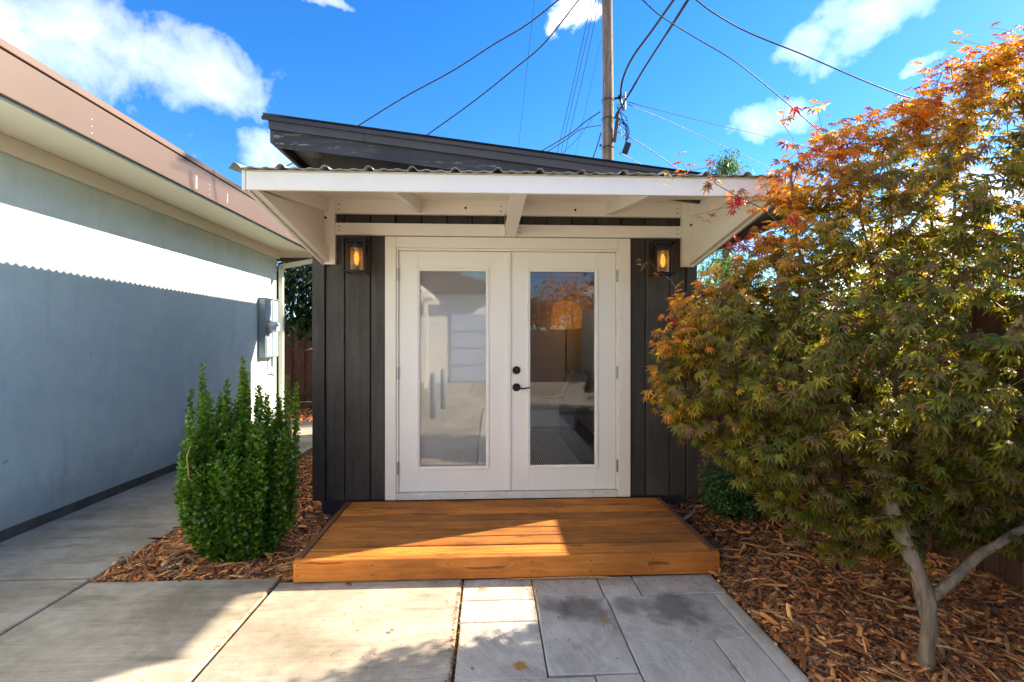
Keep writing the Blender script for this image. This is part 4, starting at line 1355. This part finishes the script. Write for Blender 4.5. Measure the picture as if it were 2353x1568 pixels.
def blob_foliage(name, blobs, n, size, tintf, mat, parent, leaf='ellipse', hang=.3, shell=.45, label=None):
    """leaves through the outer part of several ellipsoids (cx,cy,cz,rx,ry,rz)"""
    w = np.array([b[3] * b[4] * b[5] for b in blobs]) ** .67
    idx = RNG.choice(len(blobs), n, p=w / w.sum())
    B = np.array(blobs)[idx]
    d = rnd_unit(n)
    rad = (1 - shell * RNG.random(n) ** 1.3)[:, None] * (1 + .10 * np.sin(d[:, :1] * 9 + B[:, :1] * 7) + .08 * np.sin(d[:, 2:] * 13))
    pos = B[:, :3] + d * rad * B[:, 3:6]
    nrm = unit(d * .6 + rnd_unit(n) * .7 + np.array([0, 0, .55]))
    tip = unit(d * .5 + rnd_unit(n) * .8 + np.array([0, 0, -hang * 2]))
    sc = size * RNG.uniform(.6, 1.25, n)
    tv, tf = ellipse_leaf() if leaf == 'ellipse' else long_leaf()
    return scatter(name, tv, tf, pos, frames(nrm, tip, sc), tintf(pos, d), mat, parent, 'stuff', True)


def tint_mix(cols, jitter=.3):
    C = np.array(cols)

    def f(pos, d):
        n = len(pos)
        return C[RNG.integers(0, len(C), n)] * RNG.uniform(1 - jitter, 1 + jitter, (n, 1))
    return f


# big-leaved tree over the rear fence, seen past the shed's left corner
tr = thing('broadleaf_tree', 'dark green large leaved tree leaning over the rear fence', 'tree', (-3.0, 10.2, 0))
MB().tube([(-2.2, 9.6, -.05), (-2.4, 9.65, .6), (-2.9, 9.7, 1.15), (-3.6, 9.7, 1.5), (-4.2, 9.6, 1.75)], [.07, .06, .05, .035, .02], 10).build('branch', M_darkbark, tr, smooth=True)
MB().tube([(-2.2, 9.6, -.05), (-2.3, 9.8, 1.2), (-2.9, 9.8, 2.2), (-3.4, 9.7, 3.0)], [.09, .07, .05, .02], 10).build('trunk', M_darkbark, tr, smooth=True)
MB().tube([(-3.35, 9.7, 1.39), (-3.6, 9.55, 1.28), (-3.9, 9.5, 1.32)], [.03, .022, .01], 8).build('branch', M_darkbark, tr, smooth=True)
blob_foliage('crown', [(-3.3, 9.7, 2.5, 1.0, .55, .85), (-4.2, 9.8, 2.6, .9, .5, .9), (-2.6, 9.8, 2.9, .9, .6, .7), (-3.6, 9.6, 1.95, .55, .4, .45), (-3.4, 10.1, 3.0, 1.3, .5, .6)], 5200, .13,
             tint_mix([(.018, .05, .012), (.03, .075, .018), (.05, .11, .025), (.012, .035, .012)]), M_leafg, tr, hang=.7, shell=.8)
# treetop beyond the shed roof
tt = thing('distant_tree', 'small green treetop poking above the right end of the shed roof', 'tree', (6.0, 12, 0))
MB().tube([(6.1, 12, -.1), (6.05, 12, 3), (6.0, 12, 6)], [.16, .12, .04], 10).build('trunk', M_darkbark, tt, smooth=True)
blob_foliage('crown', [(6.0, 12, 6.0, .38, .35, .45), (6.35, 12.1, 5.6, .42, .4, .5), (5.75, 12, 5.45, .5, .4, .5), (6.1, 12.1, 4.9, .8, .5, .7), (5.6, 12.2, 4.4, .8, .6, .6), (5.9, 12, 3.3, .9, .5, 1.0), (6.0, 12, 2.3, .8, .5, .8)], 6000, .15,
             tint_mix([(.05, .13, .02), (.09, .19, .03), (.14, .22, .035)]), M_leafg, tt, leaf='long', hang=1.2, shell=.9)
# bright shrubbery beyond the fence
for k, (bl_, lab, cols) in enumerate((
        ([(3.75, 8.3, 2.2, .7, .6, 1.35), (4.2, 8.4, 2.1, .8, .6, 1.2), (4.9, 8.6, 2.6, .7, .6, .9), (4.0, 8.0, 1.4, .7, .5, .8)], 'yellow green tall shrub beyond the fence past the canopy end', [(.12, .22, .03), (.2, .28, .04), (.06, .13, .02)]),
        ([(5.6, 6.4, 2.0, .9, .9, 1.3), (5.2, 5.2, 1.6, .8, .9, 1.1)], 'mixed green shrub beyond the fence behind the middle of the maple', [(.05, .12, .02), (.10, .18, .03), (.16, .2, .03)]),
        ([(5.0, 3.4, 1.6, .8, 1.2, 1.0), (5.4, 2.2, 1.7, .8, 1.0, 1.0)], 'leafy green shrub beyond the fence at the right edge', [(.07, .14, .02), (.14, .2, .03), (.22, .24, .04)]),
        ([(6.2, 4.4, 2.4, .8, 1.5, .95), (6.3, 7.2, 2.4, .8, 1.6, .95), (6.0, 5.8, 2.2, .7, 1.3, 1.0)], 'long leafy hedge standing well beyond the right fence', [(.06, .13, .02), (.12, .2, .03), (.2, .24, .035)]),
        ([(2.45, 8.6, 1.0, .5, .4, 1.0), (2.6, 7.6, .8, .45, .4, .8)], 'dark green bush beside the rear right corner of the shed', [(.02, .06, .015), (.05, .10, .02)]))):
    g = thing('tall_shrub', lab, 'shrub', (bl_[0][0], bl_[0][1], 0))
    b0_ = bl_[0]
    MB().tube([(b0_[0], b0_[1], -.15), (b0_[0], b0_[1], b0_[2])], [.05, .02], 8).build('trunk', M_darkbark, g, smooth=True)
    blob_foliage('crown', bl_, 4200, .08, tint_mix(cols), M_leafg, g, leaf='ellipse' if k else 'long', hang=.5, shell=.85)
# low clipped dark box shrub beside the deck
bxs = thing('box_shrub', 'low dense dark green box shrub under the maple right of the deck', 'shrub', (2.1, 3.85, 0))
MB().tube([(2.1, 3.85, -.02), (2.1, 3.85, .2)], [.025, .015], 6).build('stem', M_darkbark, bxs)
blob_foliage('foliage', [(2.06, 3.88, .30, .28, .26, .32), (2.28, 3.92, .30, .28, .26, .32), (1.92, 3.9, .24, .18, .2, .25)], 15000, .023,
             tint_mix([(.025, .07, .012), (.045, .12, .018), (.075, .16, .025)]), M_leafg, bxs, hang=.0, shell=.5)

# ------------------------------------------------------------------ upright green shrub left of the deck
sh = thing('columnar_holly', 'upright bright green shrub with tall spiky shoots left of the deck', 'shrub', (-1.76, 3.42, 0))
SP, SM, ST = [], [], []
stems = MB()
CX, CY = -1.755, 3.45
tall = [(-.20, -.10, 1.32), (-.30, -.05, 1.14), (-.11, -.05, 1.12), (.03, -.06, 1.37), (.00, .02, 1.28), (-.03, -.12, 1.22), (.07, -.04, 1.25), (.10, .05, 1.15),
        (.19, -.02, 1.10), (.25, .04, 1.09), (.33, -.02, 1.23), (.35, .05, 1.17), (.36, -.08, .98), (.22, .12, 1.05), (-.25, .05, 1.10), (-.06, .10, 1.18), (-.16, .12, .95)]
shoots = [(a, b, h, 1) for a, b, h in tall]
k = 0
while len(shoots) < 165:
    a = random.uniform(0, 2 * math.pi)
    q = math.sqrt(random.random())
    ex, ey = q * .36 * math.cos(a), q * .29 * math.sin(a)
    h = random.gauss(.84, .15) * (1 - .22 * q ** 3)
    shoots.append((ex, ey, max(.25, h), 0))
for ex, ey, h, tl in shoots:
    tone = random.uniform(.5, 1.15)
    bxx, byy = CX + ex * .62, CY + ey * .55
    tx, ty = CX + ex * 1.02 + random.uniform(-.015, .015), CY + ey * 1.05 + random.uniform(-.015, .015)
    qd = math.hypot(ex / .36, ey / .29)
    z0 = .0 if qd > .75 else .1
    nn = max(6, int((h - z0) / .0105))
    pts = []
    for i in range(nn):
        t = i / (nn - 1)
        bulge = math.sin(min(1, t * 1.6) * math.pi / 2)
        x = bxx + (tx - bxx) * bulge + .006 * math.sin(t * 9 + ex * 30)
        y = byy + (ty - byy) * bulge + .006 * math.cos(t * 8 + ey * 30)
        z = z0 + (h - z0) * t
        pts.append((x, y, z))
        a0 = i * 1.9 + ex * 50
        m_ = 4
        taper = 1 - .45 * max(0, t - .85) / .15
        for j in range(m_):
            an = a0 + j * 2 * math.pi / m_ + random.uniform(-.3, .3)
            el = random.uniform(.0, .9)
            d = np.array([math.cos(an) * math.cos(el), math.sin(an) * math.cos(el), math.sin(el)])
            off = random.uniform(.0, .03 if not tl else .010)
            SP.append((x + d[0] * off, y + d[1] * off, z))
            SM.append((d, random.uniform(.024, .036) * taper))
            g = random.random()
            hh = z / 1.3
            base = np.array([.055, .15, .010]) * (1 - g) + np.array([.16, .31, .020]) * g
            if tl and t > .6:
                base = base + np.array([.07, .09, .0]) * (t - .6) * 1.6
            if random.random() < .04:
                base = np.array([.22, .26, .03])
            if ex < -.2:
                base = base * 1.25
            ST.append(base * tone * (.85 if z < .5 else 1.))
    stems.tube(pts[::3] + [pts[-1]], .0028 if tl else .002, 4, False)
stems.build('stem', M_darkbark, sh)
D_ = np.array([m_[0] for m_ in SM])
S_ = np.array([m_[1] for m_ in SM])
nrm = unit(np.array([0, 0, 1.0]) - D_ * D_[:, 2:3] + RNG.normal(0, .6, D_.shape))
tv, tf = ellipse_leaf(w=.85, fold=.12)
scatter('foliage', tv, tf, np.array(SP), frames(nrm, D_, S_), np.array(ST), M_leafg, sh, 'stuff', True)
MB().tube([(-1.90, 3.20, .50), (-1.925, 3.15, .60), (-1.93, 3.14, .74), (-1.92, 3.17, .82)], [.004, .0045, .004, .002], 7).build('bare_twig', M_strip, sh, smooth=True)

# ------------------------------------------------------------------ Japanese maple


def maple_leaf(full=True):
    """seven pointed lobes round the petiole end; x across, y towards the middle tip"""
    ang = [-118, -78, -40, 0, 40, 78, 118]
    ln = [.42, .72, .92, 1.0, .92, .72, .42]
    vs = [(0, 0, 0)]
    fs = []
    for a, l in zip(ang, ln):
        t = math.radians(a)
        dx, dy = math.sin(t), math.cos(t)
        px, py = dy, -dx
        w = .125 * (.55 + .45 * l)
        b = len(vs)
        if full:
            vs += [(dx * l * .28 - px * w * .75, dy * l * .28 - py * w * .75, .02), (dx * l * .52 - px * w, dy * l * .52 - py * w, .03),
                   (dx * l * .80 - px * w * .42, dy * l * .80 - py * w * .42, -.16), (dx * l, dy * l, -.42 * l),
                   (dx * l * .80 + px * w * .42, dy * l * .80 + py * w * .42, -.16), (dx * l * .52 + px * w, dy * l * .52 + py * w, .03),
                   (dx * l * .28 + px * w * .75, dy * l * .28 + py * w * .75, .02), (dx * l * .5, dy * l * .5, -.02)]
            for i in range(6):
                fs.append((b + 7, b + i + 1, b + i))
            fs += [(0, b + 7, b), (0, b + 6, b + 7)]
        else:
            vs += [(dx * l * .45 - px * w, dy * l * .45 - py * w, .02), (dx * l, dy * l, -.20 * l), (dx * l * .45 + px * w, dy * l * .45 + py * w, .02)]
            fs += [(0, b + 1, b), (0, b + 2, b + 1)]
    return vs, fs


mp = thing('japanese_maple', 'japanese maple with green and orange star leaves over the right mulch bed', 'tree', (1.92, 2.03, 0))
OUT = [(3.0, 3.20), (2.66, 3.10), (2.42, 2.92), (2.20, 2.72), (1.98, 2.64), (1.80, 2.58), (1.62, 2.50), (1.50, 2.36), (1.50, 2.20), (1.44, 2.06), (1.40, 1.96), (1.22, 1.86),
       (1.05, 1.74), (.90, 1.58), (.87, 1.38), (.86, 1.20), (.99, 1.02), (1.17, .90), (1.34, .70), (1.56, .55), (1.70, .40), (1.90, .36), (2.12, .40), (2.36, .46), (2.66, .38), (3.0, .42)]
OUT = np.array(OUT)


def inside(P):
    x, z = P[:, 0], P[:, 1]
    c = np.zeros(len(P), bool)
    j = len(OUT) - 1
    for i in range(len(OUT)):
        xi, zi, xj, zj = *OUT[i], *OUT[j]
        t = ((zi > z) != (zj > z)) & (x < (xj - xi) * (z - zi) / (zj - zi + 1e-12) + xi)
        c ^= t
        j = i
    return c


def dist_out(P):
    d = np.full(len(P), 9.)
    for i in range(len(OUT) - 1):
        a, b = OUT[i], OUT[i + 1]
        ab = b - a
        t = np.clip(((P - a) @ ab) / (ab @ ab), 0, 1)
        d = np.minimum(d, np.linalg.norm(P - (a + t[:, None] * ab), axis=1))
    return d


YC = 2.45
NT = 2500
tips = []
while len(tips) < NT:
    P = np.stack([RNG.uniform(.8, 3.0, 4000), RNG.uniform(.35, 3.2, 4000)], 1)
    P = P[inside(P)]
    d = dist_out(P)
    hb_ = np.minimum(.88, .16 + 1.05 * d)              # half thickness of the crown there
    u = RNG.uniform(-1, 1, len(P))
    u = np.sign(u) * np.abs(u) ** .6
    y = YC + u * hb_ * np.where(u < 0, .82, .80)
    for (x, z), yy, dd in zip(P, y, d):
        if yy < 1.62 or RNG.random() < (z - 2.2) * .5:
            continue
        tips.append((x, yy, z, dd))
tips = np.array(tips[:NT])
# hand placed sprigs that stick out of the crown
spr = [(1.44, 2.3, 2.55), (1.47, 2.32, 2.66), (1.62, 2.3, 2.62), (1.72, 2.35, 2.68), (1.13, 2.45, 2.38), (1.02, 2.5, 2.42), (.96, 2.5, 2.33), (1.17, 2.45, 2.30), (1.26, 2.4, 2.22),
       (2.33, 2.4, 2.92), (2.2, 2.35, 2.85), (2.48, 2.4, 3.05), (2.62, 2.4, 3.12), (.84, 2.5, 1.90), (.88, 2.5, 1.45), (1.20, 2.6, 2.14)]
# skeleton: trunk, main limbs
nodes = [np.array(p) for p in [(1.92, 2.03, -.03), (1.925, 2.03, .10), (1.945, 2.035, .22), (1.955, 2.05, .32)]]
parent = [-1, 0, 1, 2]


BR = set()


def limb(frm, pts):
    p = frm
    for q in pts:
        a = nodes[p].copy()
        q = np.array(q)
        n = max(1, int(np.linalg.norm(q - a) / .09))
        for k in range(1, n + 1):
            if k == 1 and p == frm and frm > 3:
                BR.add(len(nodes))
            nodes.append(a + (q - a) * k / n + (RNG.normal(0, .004, 3) if k < n else 0))
            parent.append(p)
            p = len(nodes) - 1
    return p


L1 = limb(3, [(1.91, 2.08, .48), (1.86, 2.13, .68), (1.83, 2.2, .95)])
L2 = limb(3, [(2.06, 2.06, .385), (2.22, 2.08, .50), (2.52, 2.14, .60), (2.85, 2.22, .85), (3.05, 2.3, 1.25)])
L3 = limb(2, [(1.99, 2.12, .30), (2.03, 2.22, .50), (2.06, 2.32, .85), (2.10, 2.42, 1.2)])
a1 = limb(L1, [(1.72, 2.3, 1.25), (1.66, 2.35, 1.6), (1.55, 2.35, 1.95), (1.50, 2.33, 2.3)])
limb(L1, [(1.90, 2.25, 1.3), (1.95, 2.3, 1.7), (1.88, 2.35, 2.1), (1.86, 2.35, 2.45)])
limb(L3, [(2.3, 2.45, 1.6), (2.42, 2.4, 2.0), (2.45, 2.4, 2.5), (2.52, 2.4, 2.8)])
limb(L3, [(2.0, 2.6, 1.5), (1.8, 2.7, 1.8), (1.55, 2.6, 2.0)])
limb(L1, [(1.6, 2.15, 1.05), (1.35, 2.2, 1.2), (1.12, 2.3, 1.35)])
limb(L1, [(1.6, 2.45, 1.1), (1.3, 2.6, 1.35), (1.1, 2.6, 1.6)])
limb(L2, [(2.9, 2.3, 1.7), (2.8, 2.35, 2.3), (2.8, 2.4, 2.8)])
limb(L3, [(2.15, 2.0, 1.35), (2.2, 1.85, 1.6)])
base = nodes[3]
NLIMB = len(nodes)
LIMBR = np.zeros(NLIMB)
for i_ in range(4, NLIMB):
    LIMBR[i_] = max(.004, (LIMBR[parent[i_]] if parent[i_] > 3 else .023) * .958 * (.6 if i_ in BR else 1))
T = np.vstack([tips[:, :3], np.array(spr)])
order = np.argsort(np.linalg.norm(T - np.array([1.95, 2.3, 1.2]), axis=1))
NA = np.zeros((16000, 3))
cnt = len(nodes)
NA[:cnt] = np.array(nodes)
TW = []
for ti in order:
    t = T[ti]
    dv = NA[4:cnt] - t
    dd = np.linalg.norm(dv, axis=1)
    cost = dd + .35 * np.maximum(0, dv[:, 2]) 
    p = int(np.argmin(cost)) + 4
    a = NA[p].copy()
    L = np.linalg.norm(t - a)
    n = max(1, int(L / .075))
    sag = np.array([0, 0, .06 * L])
    for k in range(1, n + 1):
        s = k / n
        q = a + (t - a) * s + sag * math.sin(s * math.pi) + (RNG.normal(0, .006, 3) if k < n else 0)
        NA[cnt] = q
        parent.append(p)
        p = cnt
        cnt += 1
    TW.append((p, ti))
wt_ = np.zeros(cnt)
for p, _ in TW:
    wt_[p] += 1
for i in range(cnt - 1, 0, -1):
    wt_[parent[i]] += wt_[i]
rad = .0014 * np.maximum(wt_, 1) ** .5
rad = .0011 * np.maximum(wt_, 1) ** .5
rad = np.minimum(rad, .031)
for i_ in range(4, NLIMB):
    rad[i_] = max(rad[i_], LIMBR[i_])
rad[:4] = [.042, .030, .029, .030]
kids = [[] for _ in range(cnt)]
for i in range(1, cnt):
    kids[parent[i]].append(i)
# chains
tb, bb = MB(), MB()
stack = [(0, None)]
while stack:
    s, pr_ = stack.pop()
    ch_ = [pr_] if pr_ is not None else []
    ch_.append(s)
    cur = s
    while kids[cur]:
        ks = sorted(kids[cur], key=lambda k: -wt_[k])
        for k in ks[1:]:
            stack.append((k, cur))
        cur = ks[0]
        ch_.append(cur)
    pts = [NA[i] for i in ch_]
    rr = [rad[i] for i in ch_]
    if pr_ is not None:
        rr[0] = min(rad[pr_], rr[1] * 1.15)
    if len(pts) < 2:
        continue
    if max(rr) > .012:
        cut = next((i for i, r_ in enumerate(rr) if r_ < .008), len(rr))
        cut = max(2, cut)
        tb.tube(pts[:cut], [float(r_) for r_ in rr[:cut]], 12)
        if cut < len(rr):
            bb.tube(pts[cut - 1:], [float(r_) for r_ in rr[cut - 1:]], 5)
    else:
        bb.tube(pts, [float(r_) for r_ in rr], 5 if max(rr) > .004 else 4)
tb.build('trunk', M_bark, mp, smooth=True)
bb.build('twig', M_twig, mp, smooth=True, kind='stuff')

# leaves round every twig end
LP, LD, LS, LT, LDist = [], [], [], [], []
cc = np.array([2.0, 2.5, 1.4])
pet = MB()
for p, ti in TW:
    tp = NA[p]
    isspr = ti >= NT
    d_edge = tips[ti, 3] if not isspr else 0.
    n = random.randint(9, 13) if not isspr else random.randint(5, 7)
    chain = [p]
    while len(chain) < 4 and parent[chain[-1]] > 3:
        chain.append(parent[chain[-1]])
    outv = unit((tp - cc)[None])[0]
    top = np.clip((tp[2] - 1.35) / 1.0, 0, 1)
    lft = np.clip((1.35 - tp[0]) / .5, 0, 1)
    edge = np.clip(1 - d_edge / .30, 0, 1)
    warm = np.clip(.07 + .55 * edge * top ** .8 + .33 * edge * lft * (tp[2] > 1.05) + .22 * top ** 2 + random.uniform(-.24, .16), 0, 1)
    if isspr:
        warm = random.uniform(.8, 1.0)
    for k in range(n):
        c0 = NA[chain[min(len(chain) - 1, k // 3)]]
        rv = rnd_unit(1)[0]
        dirv_ = unit((outv * .55 + rv * .9 + np.array([0, 0, -.15]))[None])[0]
        L = random.uniform(.015, .06)
        lp_ = c0 + dirv_ * L
        nr = unit((np.array([0, 0, .75]) + np.array([outv[0], outv[1], 0]) * .35 + np.array([-.1, -.42, 0]) + rnd_unit(1)[0] * .55)[None])[0]
        tip_ = dirv_ + np.array([0, 0, -.75])
        s = (.029 + .034 * random.random() ** 1.4) * (1.05 if tp[1] < 2.1 else .92)
        w_ = np.clip(warm + random.uniform(-.15, .15), 0, 1)
        g = random.random()
        green = np.array([.065, .098, .008]) * (1 - g ** 1.3) + np.array([.21, .22, .014]) * g ** 1.3
        brown = np.array([.20, .115, .045])
        yel = np.array([.44, .30, .022])
        org = np.array([.56, .19, .018])
        red = np.array([.36, .032, .022])
        if w_ < .35:
            c_ = green + (yel - green) * (w_ / .35) * .55
            if random.random() < .24:
                c_ = brown * random.uniform(.8, 1.2)
        elif w_ < .7:
            c_ = yel * (1 - (w_ - .35) / .35) + org * (w_ - .35) / .35
        else:
            c_ = org if random.random() < .6 else (yel if random.random() < .6 else np.array([.16, .075, .045]))  # dark purple-brown leaves put the crown's shade into the tint
            if random.random() < .10:
                c_ = red
        LP.append(lp_)
        LD.append((nr, tip_))
        LS.append(s)
        LT.append(c_ * random.uniform(.55, 1.25))
        LDist.append(np.linalg.norm(lp_ - np.array([0, 0, 1.475])))
# two bright crimson clusters near the canopy end
for c0 in ((1.26, 2.4, 2.18), (1.38, 2.6, 2.02), (1.0, 2.5, 1.55)):
    for _ in range(10):
        LP.append(np.array(c0) + RNG.normal(0, .03, 3))
        LD.append((rnd_unit(1)[0] + np.array([0, -.5, .3]), rnd_unit(1)[0] + np.array([0, 0, -.4])))
        LS.append(.045)
        LT.append(np.array([.30, .035, .045]))
        LDist.append(3.5)
LP = np.array(LP)
NR = np.array([a for a, b in LD])
TP = np.array([b for a, b in LD])
LS = np.array(LS)
LT = np.array(LT)
LDist = np.array(LDist)
MX = frames(NR, TP, LS)
showy = LS / LDist * (LP[:, 1] < YC - .1) * ((LP[:, 0] / LP[:, 1]) < 1.16)
rank = np.argsort(-showy)
big = rank[:298]
rest = rank[298:]
tv, tf = maple_leaf(True)
near = rest[:9000]
far = rest[9000:]
# single leaves: a few shared meshes, each in several tints
order_t = big[np.argsort(LT[big][:, 0])]
groups_ = np.array_split(order_t, 26)
for gi, gidx in enumerate(groups_):
    c_ = LT[gidx].mean(axis=0)
    me = bpy.data.meshes.new('maple_leaf')
    ph = gi * 1.7
    vv_ = [(x * (1 + .06 * math.sin(ph + y * 3)), y, z + .05 * math.sin(ph + x * 4)) for x, y, z in tv]
    me.from_pydata(vv_, [], tf)
    me.polygons.foreach_set('use_smooth', [True] * len(tf))
    at_ = me.attributes.new('tint', 'FLOAT_COLOR', 'POINT')
    at_.data.foreach_set('color', [q for _ in tv for q in (*c_, 1.)])
    me.materials.append(M_leaf)
    for i in gidx:
        o_ = bpy.data.objects.new('leaf', me)
        COL.objects.link(o_)
        setparent(o_, mp)
        m4 = Matrix([[*MX[i][r_], LP[i][r_]] for r_ in range(3)] + [[0, 0, 0, 1]])
        o_.matrix_basis = m4
scatter('foliage', tv, tf, LP[near], MX[near], LT[near], M_leaf, mp, 'stuff', True)
tv2, tf2 = maple_leaf(False)
scatter('foliage', tv2, tf2, LP[far], MX[far], LT[far], M_leaf, mp, 'stuff', False)
# petioles
for i in range(0, len(LP), 2):
    pass

# ------------------------------------------------------------------ leaf litter
n = 900
x = np.concatenate([RNG.uniform(-.95, 1.35, 320), RNG.normal(-.175, .012, 300), RNG.normal(.256, .012, 60), RNG.uniform(-3.3, -1.3, 70), RNG.normal(-1.30, .008, 60), RNG.uniform(.25, .9, 90)])
y = np.concatenate([RNG.uniform(2.1, 2.95, 320), RNG.uniform(2.0, 2.93, 300), RNG.uniform(2.6, 2.93, 60), RNG.uniform(2.0, 3.9, 70), RNG.uniform(2.2, 3.0, 60), RNG.uniform(2.75, 2.93, 90)])
z = np.full(900, .003) + RNG.uniform(0, .004, 900)
z[380:] = z[380:]
nr = unit(np.tile([0, 0, 1.], (900, 1)) + RNG.normal(0, .25, (900, 3)))
tp = rnd_unit(900) * np.array([1, 1, .1])
C = np.array([(.40, .22, .05), (.30, .11, .03), (.12, .07, .03), (.45, .30, .10)])[RNG.integers(0, 4, 900)]
sz = RNG.uniform(.006, .016, 900)
tv, tf = ellipse_leaf(w=.4)
ll = scatter('leaf_litter', tv, tf, np.stack([x, y, z], 1), frames(nr, tp, sz), C, M_leaf, None, 'stuff')
tag(ll, 'tiny dry yellow brown leaf crumbs scattered over the slabs and in their joints', 'litter')
for (fx, fy, fz, s, c_, lab) in ((-.86, 2.93, .004, .035, (.25, .03, .02), 'small curled red leaf lying against the front of the deck'),
                                 (-.50, 2.45, .004, .022, (.40, .10, .03), 'single orange leaf on the sunlit concrete slab'),
                                 (-2.98, 2.95, .004, .03, (.45, .22, .03), 'yellow leaf on the concrete at the left edge')):
    tv, tf = maple_leaf(True)
    o_ = scatter('fallen_leaf', tv, tf, np.array([[fx, fy, fz + .008]]), frames(np.array([[.2, .1, 1.]]), np.array([[.5, 1., 0]]), [s]), np.array([c_]), M_leaf)
    tag(o_, lab, 'leaf')
fb_ = MB().tube([(.05, 2.955, .006), (.35, 2.95, .007), (.55, 2.945, .012), (.72, 2.93, .016), (.86, 2.90, .006)], [.002, .006, .007, .006, .001], 5).build('dry_frond', M_strip, smooth=True)
tag(fb_, 'long tan dry frond lying along the foot of the deck', 'frond')
fd = MB().tube([(1.50, 3.75, .03), (1.60, 3.80, .06), (1.72, 3.92, .09)], [.012, .018, .004], 4).build('dry_frond', simple('grey_frond', (.30, .26, .23), .8, .2, 9, .2, 50))
tag(fd, 'grey dry frond lying in the mulch beside the right side of the deck', 'frond')

tv, tf = maple_leaf(True)
k_ = 130
fx_ = RNG.uniform(1.42, 3.0, k_)
fy_ = RNG.uniform(1.7, 4.2, k_)
fz_ = -.015 + .05 * (np.sin(fx_ * 4.1 + 1) * np.sin(fy_ * 3.3) * .5 + .5) + .024
fc_ = np.array([(.42, .20, .05), (.30, .12, .05), (.50, .34, .12), (.22, .12, .06), (.40, .08, .04)])[RNG.integers(0, 5, k_)]
fl_ = scatter('fallen_maple_leaves', tv, tf, np.stack([fx_, fy_, fz_], 1), frames(unit(np.tile([0, 0, 1.], (k_, 1)) + RNG.normal(0, .35, (k_, 3))), rnd_unit(k_) * np.array([1, 1, .1]), RNG.uniform(.022, .042, k_)), fc_, M_leaf, None, 'stuff')
tag(fl_, 'dry curled maple leaves dropped over the mulch under the maple', 'leaves')

# ------------------------------------------------------------------ behind the camera (seen mirrored in the door glass)
gh = thing('garage_building', 'cream stucco garage building across the yard, mirrored in the left door', 'building', (-3, -11, 0))
bx('wall', simple('cream_stucco', (.84, .80, .72), .85, .05, 2, .4, 40), gh, -7.0, .1, -13, -9.2, -.1, 3.2, .01)
bx('garage_door', simple('blue_grey_door', (.46, .51, .60), .6, .05, 3, .1, 30), gh, -1.42, .02, -9.2, -9.15, 0, 2.44, .01)
for z in (.6, 1.2, 1.8):
    bx('door_groove', M_black, gh, -1.40, .0, -9.149, -9.145, z, z + .015, 0)
MB().prism([(-7.5, 3.2), (.5, 3.2), (.5, 3.32), (-3.5, 4.6), (-7.5, 3.32)], -13.4, -8.7, 'Y').build('roof', M_fasciatop, gh)
pg = thing('pergola', 'pale timber pergola in front of the garage, mirrored in the left door', 'pergola', (-3, -6, 0))
for px_ in (-3.9, -2.0):
    for py_ in (-4.5, -6.8):
        bx('post', M_white, pg, px_ - .06, px_ + .06, py_ - .06, py_ + .06, 0, 2.6, .004)
for py_ in (-4.5, -6.8):
    bx('beam', M_white, pg, -4.3, -1.6, py_ - .04, py_ + .04, 2.601, 2.78, .004)
for i in range(7):
    bx('rafter', M_white, pg, -4.2 + .4 * i, -4.16 + .4 * i, -7.2, -4.1, 2.781, 2.90, .003)
for k_, (px_, py_) in enumerate(((-1.09, -1.0), (-1.03, -2.3))):
    b = thing('bollard', ('nearer' if k_ == 0 else 'farther') + ' of two grey steel bollards mirrored in the left door glass', 'bollard', (px_, py_, 0), 'steel bollards on the driveway')
    MB().tube([(px_, py_, 0), (px_, py_, .82), (px_, py_, .86), (px_, py_, .875)], [.055, .055, .04, .01], 16).build('post', M_conduit, b, smooth=True)
bf_ = thing('board_fence', 'brown yard fence across the driveway mirrored in the right door', 'fence', (2.6, -9.8, 0))
x = .6
while x < 6:
    bx('fence_board', M_fence, bf_, x, x + .14, -9.82, -9.80, -.1, 1.9, .003)
    x += .148
bx('fence_rail', M_fence, bf_, .6, 6, -9.799, -9.76, 1.5, 1.6, .003)
for k_, (tx, ty, tz, rr_, lab, cols) in enumerate(((3.6, -13, 3.2, 1.7, 'orange leaved tree behind the yard fence mirrored in the right door', [(.45, .17, .02), (.5, .25, .03), (.3, .08, .02)]),
                                                  (1.2, -14, 3.0, 1.6, 'green tree behind the yard fence mirrored in the right door', [(.06, .12, .02), (.12, .18, .03)]),
                                                  (-1.6, -15, 4.2, 2.0, 'yellow green tree behind the garage mirrored in the left door', [(.14, .2, .03), (.2, .25, .04)]))):
    g = thing('yard_tree', lab, 'tree', (tx, ty, 0))
    MB().tube([(tx, ty, -.1), (tx + .1, ty, tz * .6), (tx, ty, tz)], [.14, .1, .05], 10).build('trunk', M_darkbark, g, smooth=True)
    blob_foliage('crown', [(tx, ty, tz, rr_, rr_ * .8, rr_ * .8), (tx - rr_ * .6, ty, tz - .5, rr_ * .6, rr_ * .5, rr_ * .5), (tx + rr_ * .6, ty, tz - .4, rr_ * .6, rr_ * .5, rr_ * .5)], 3000, .16, tint_mix(cols), M_leaf, g, shell=.8)
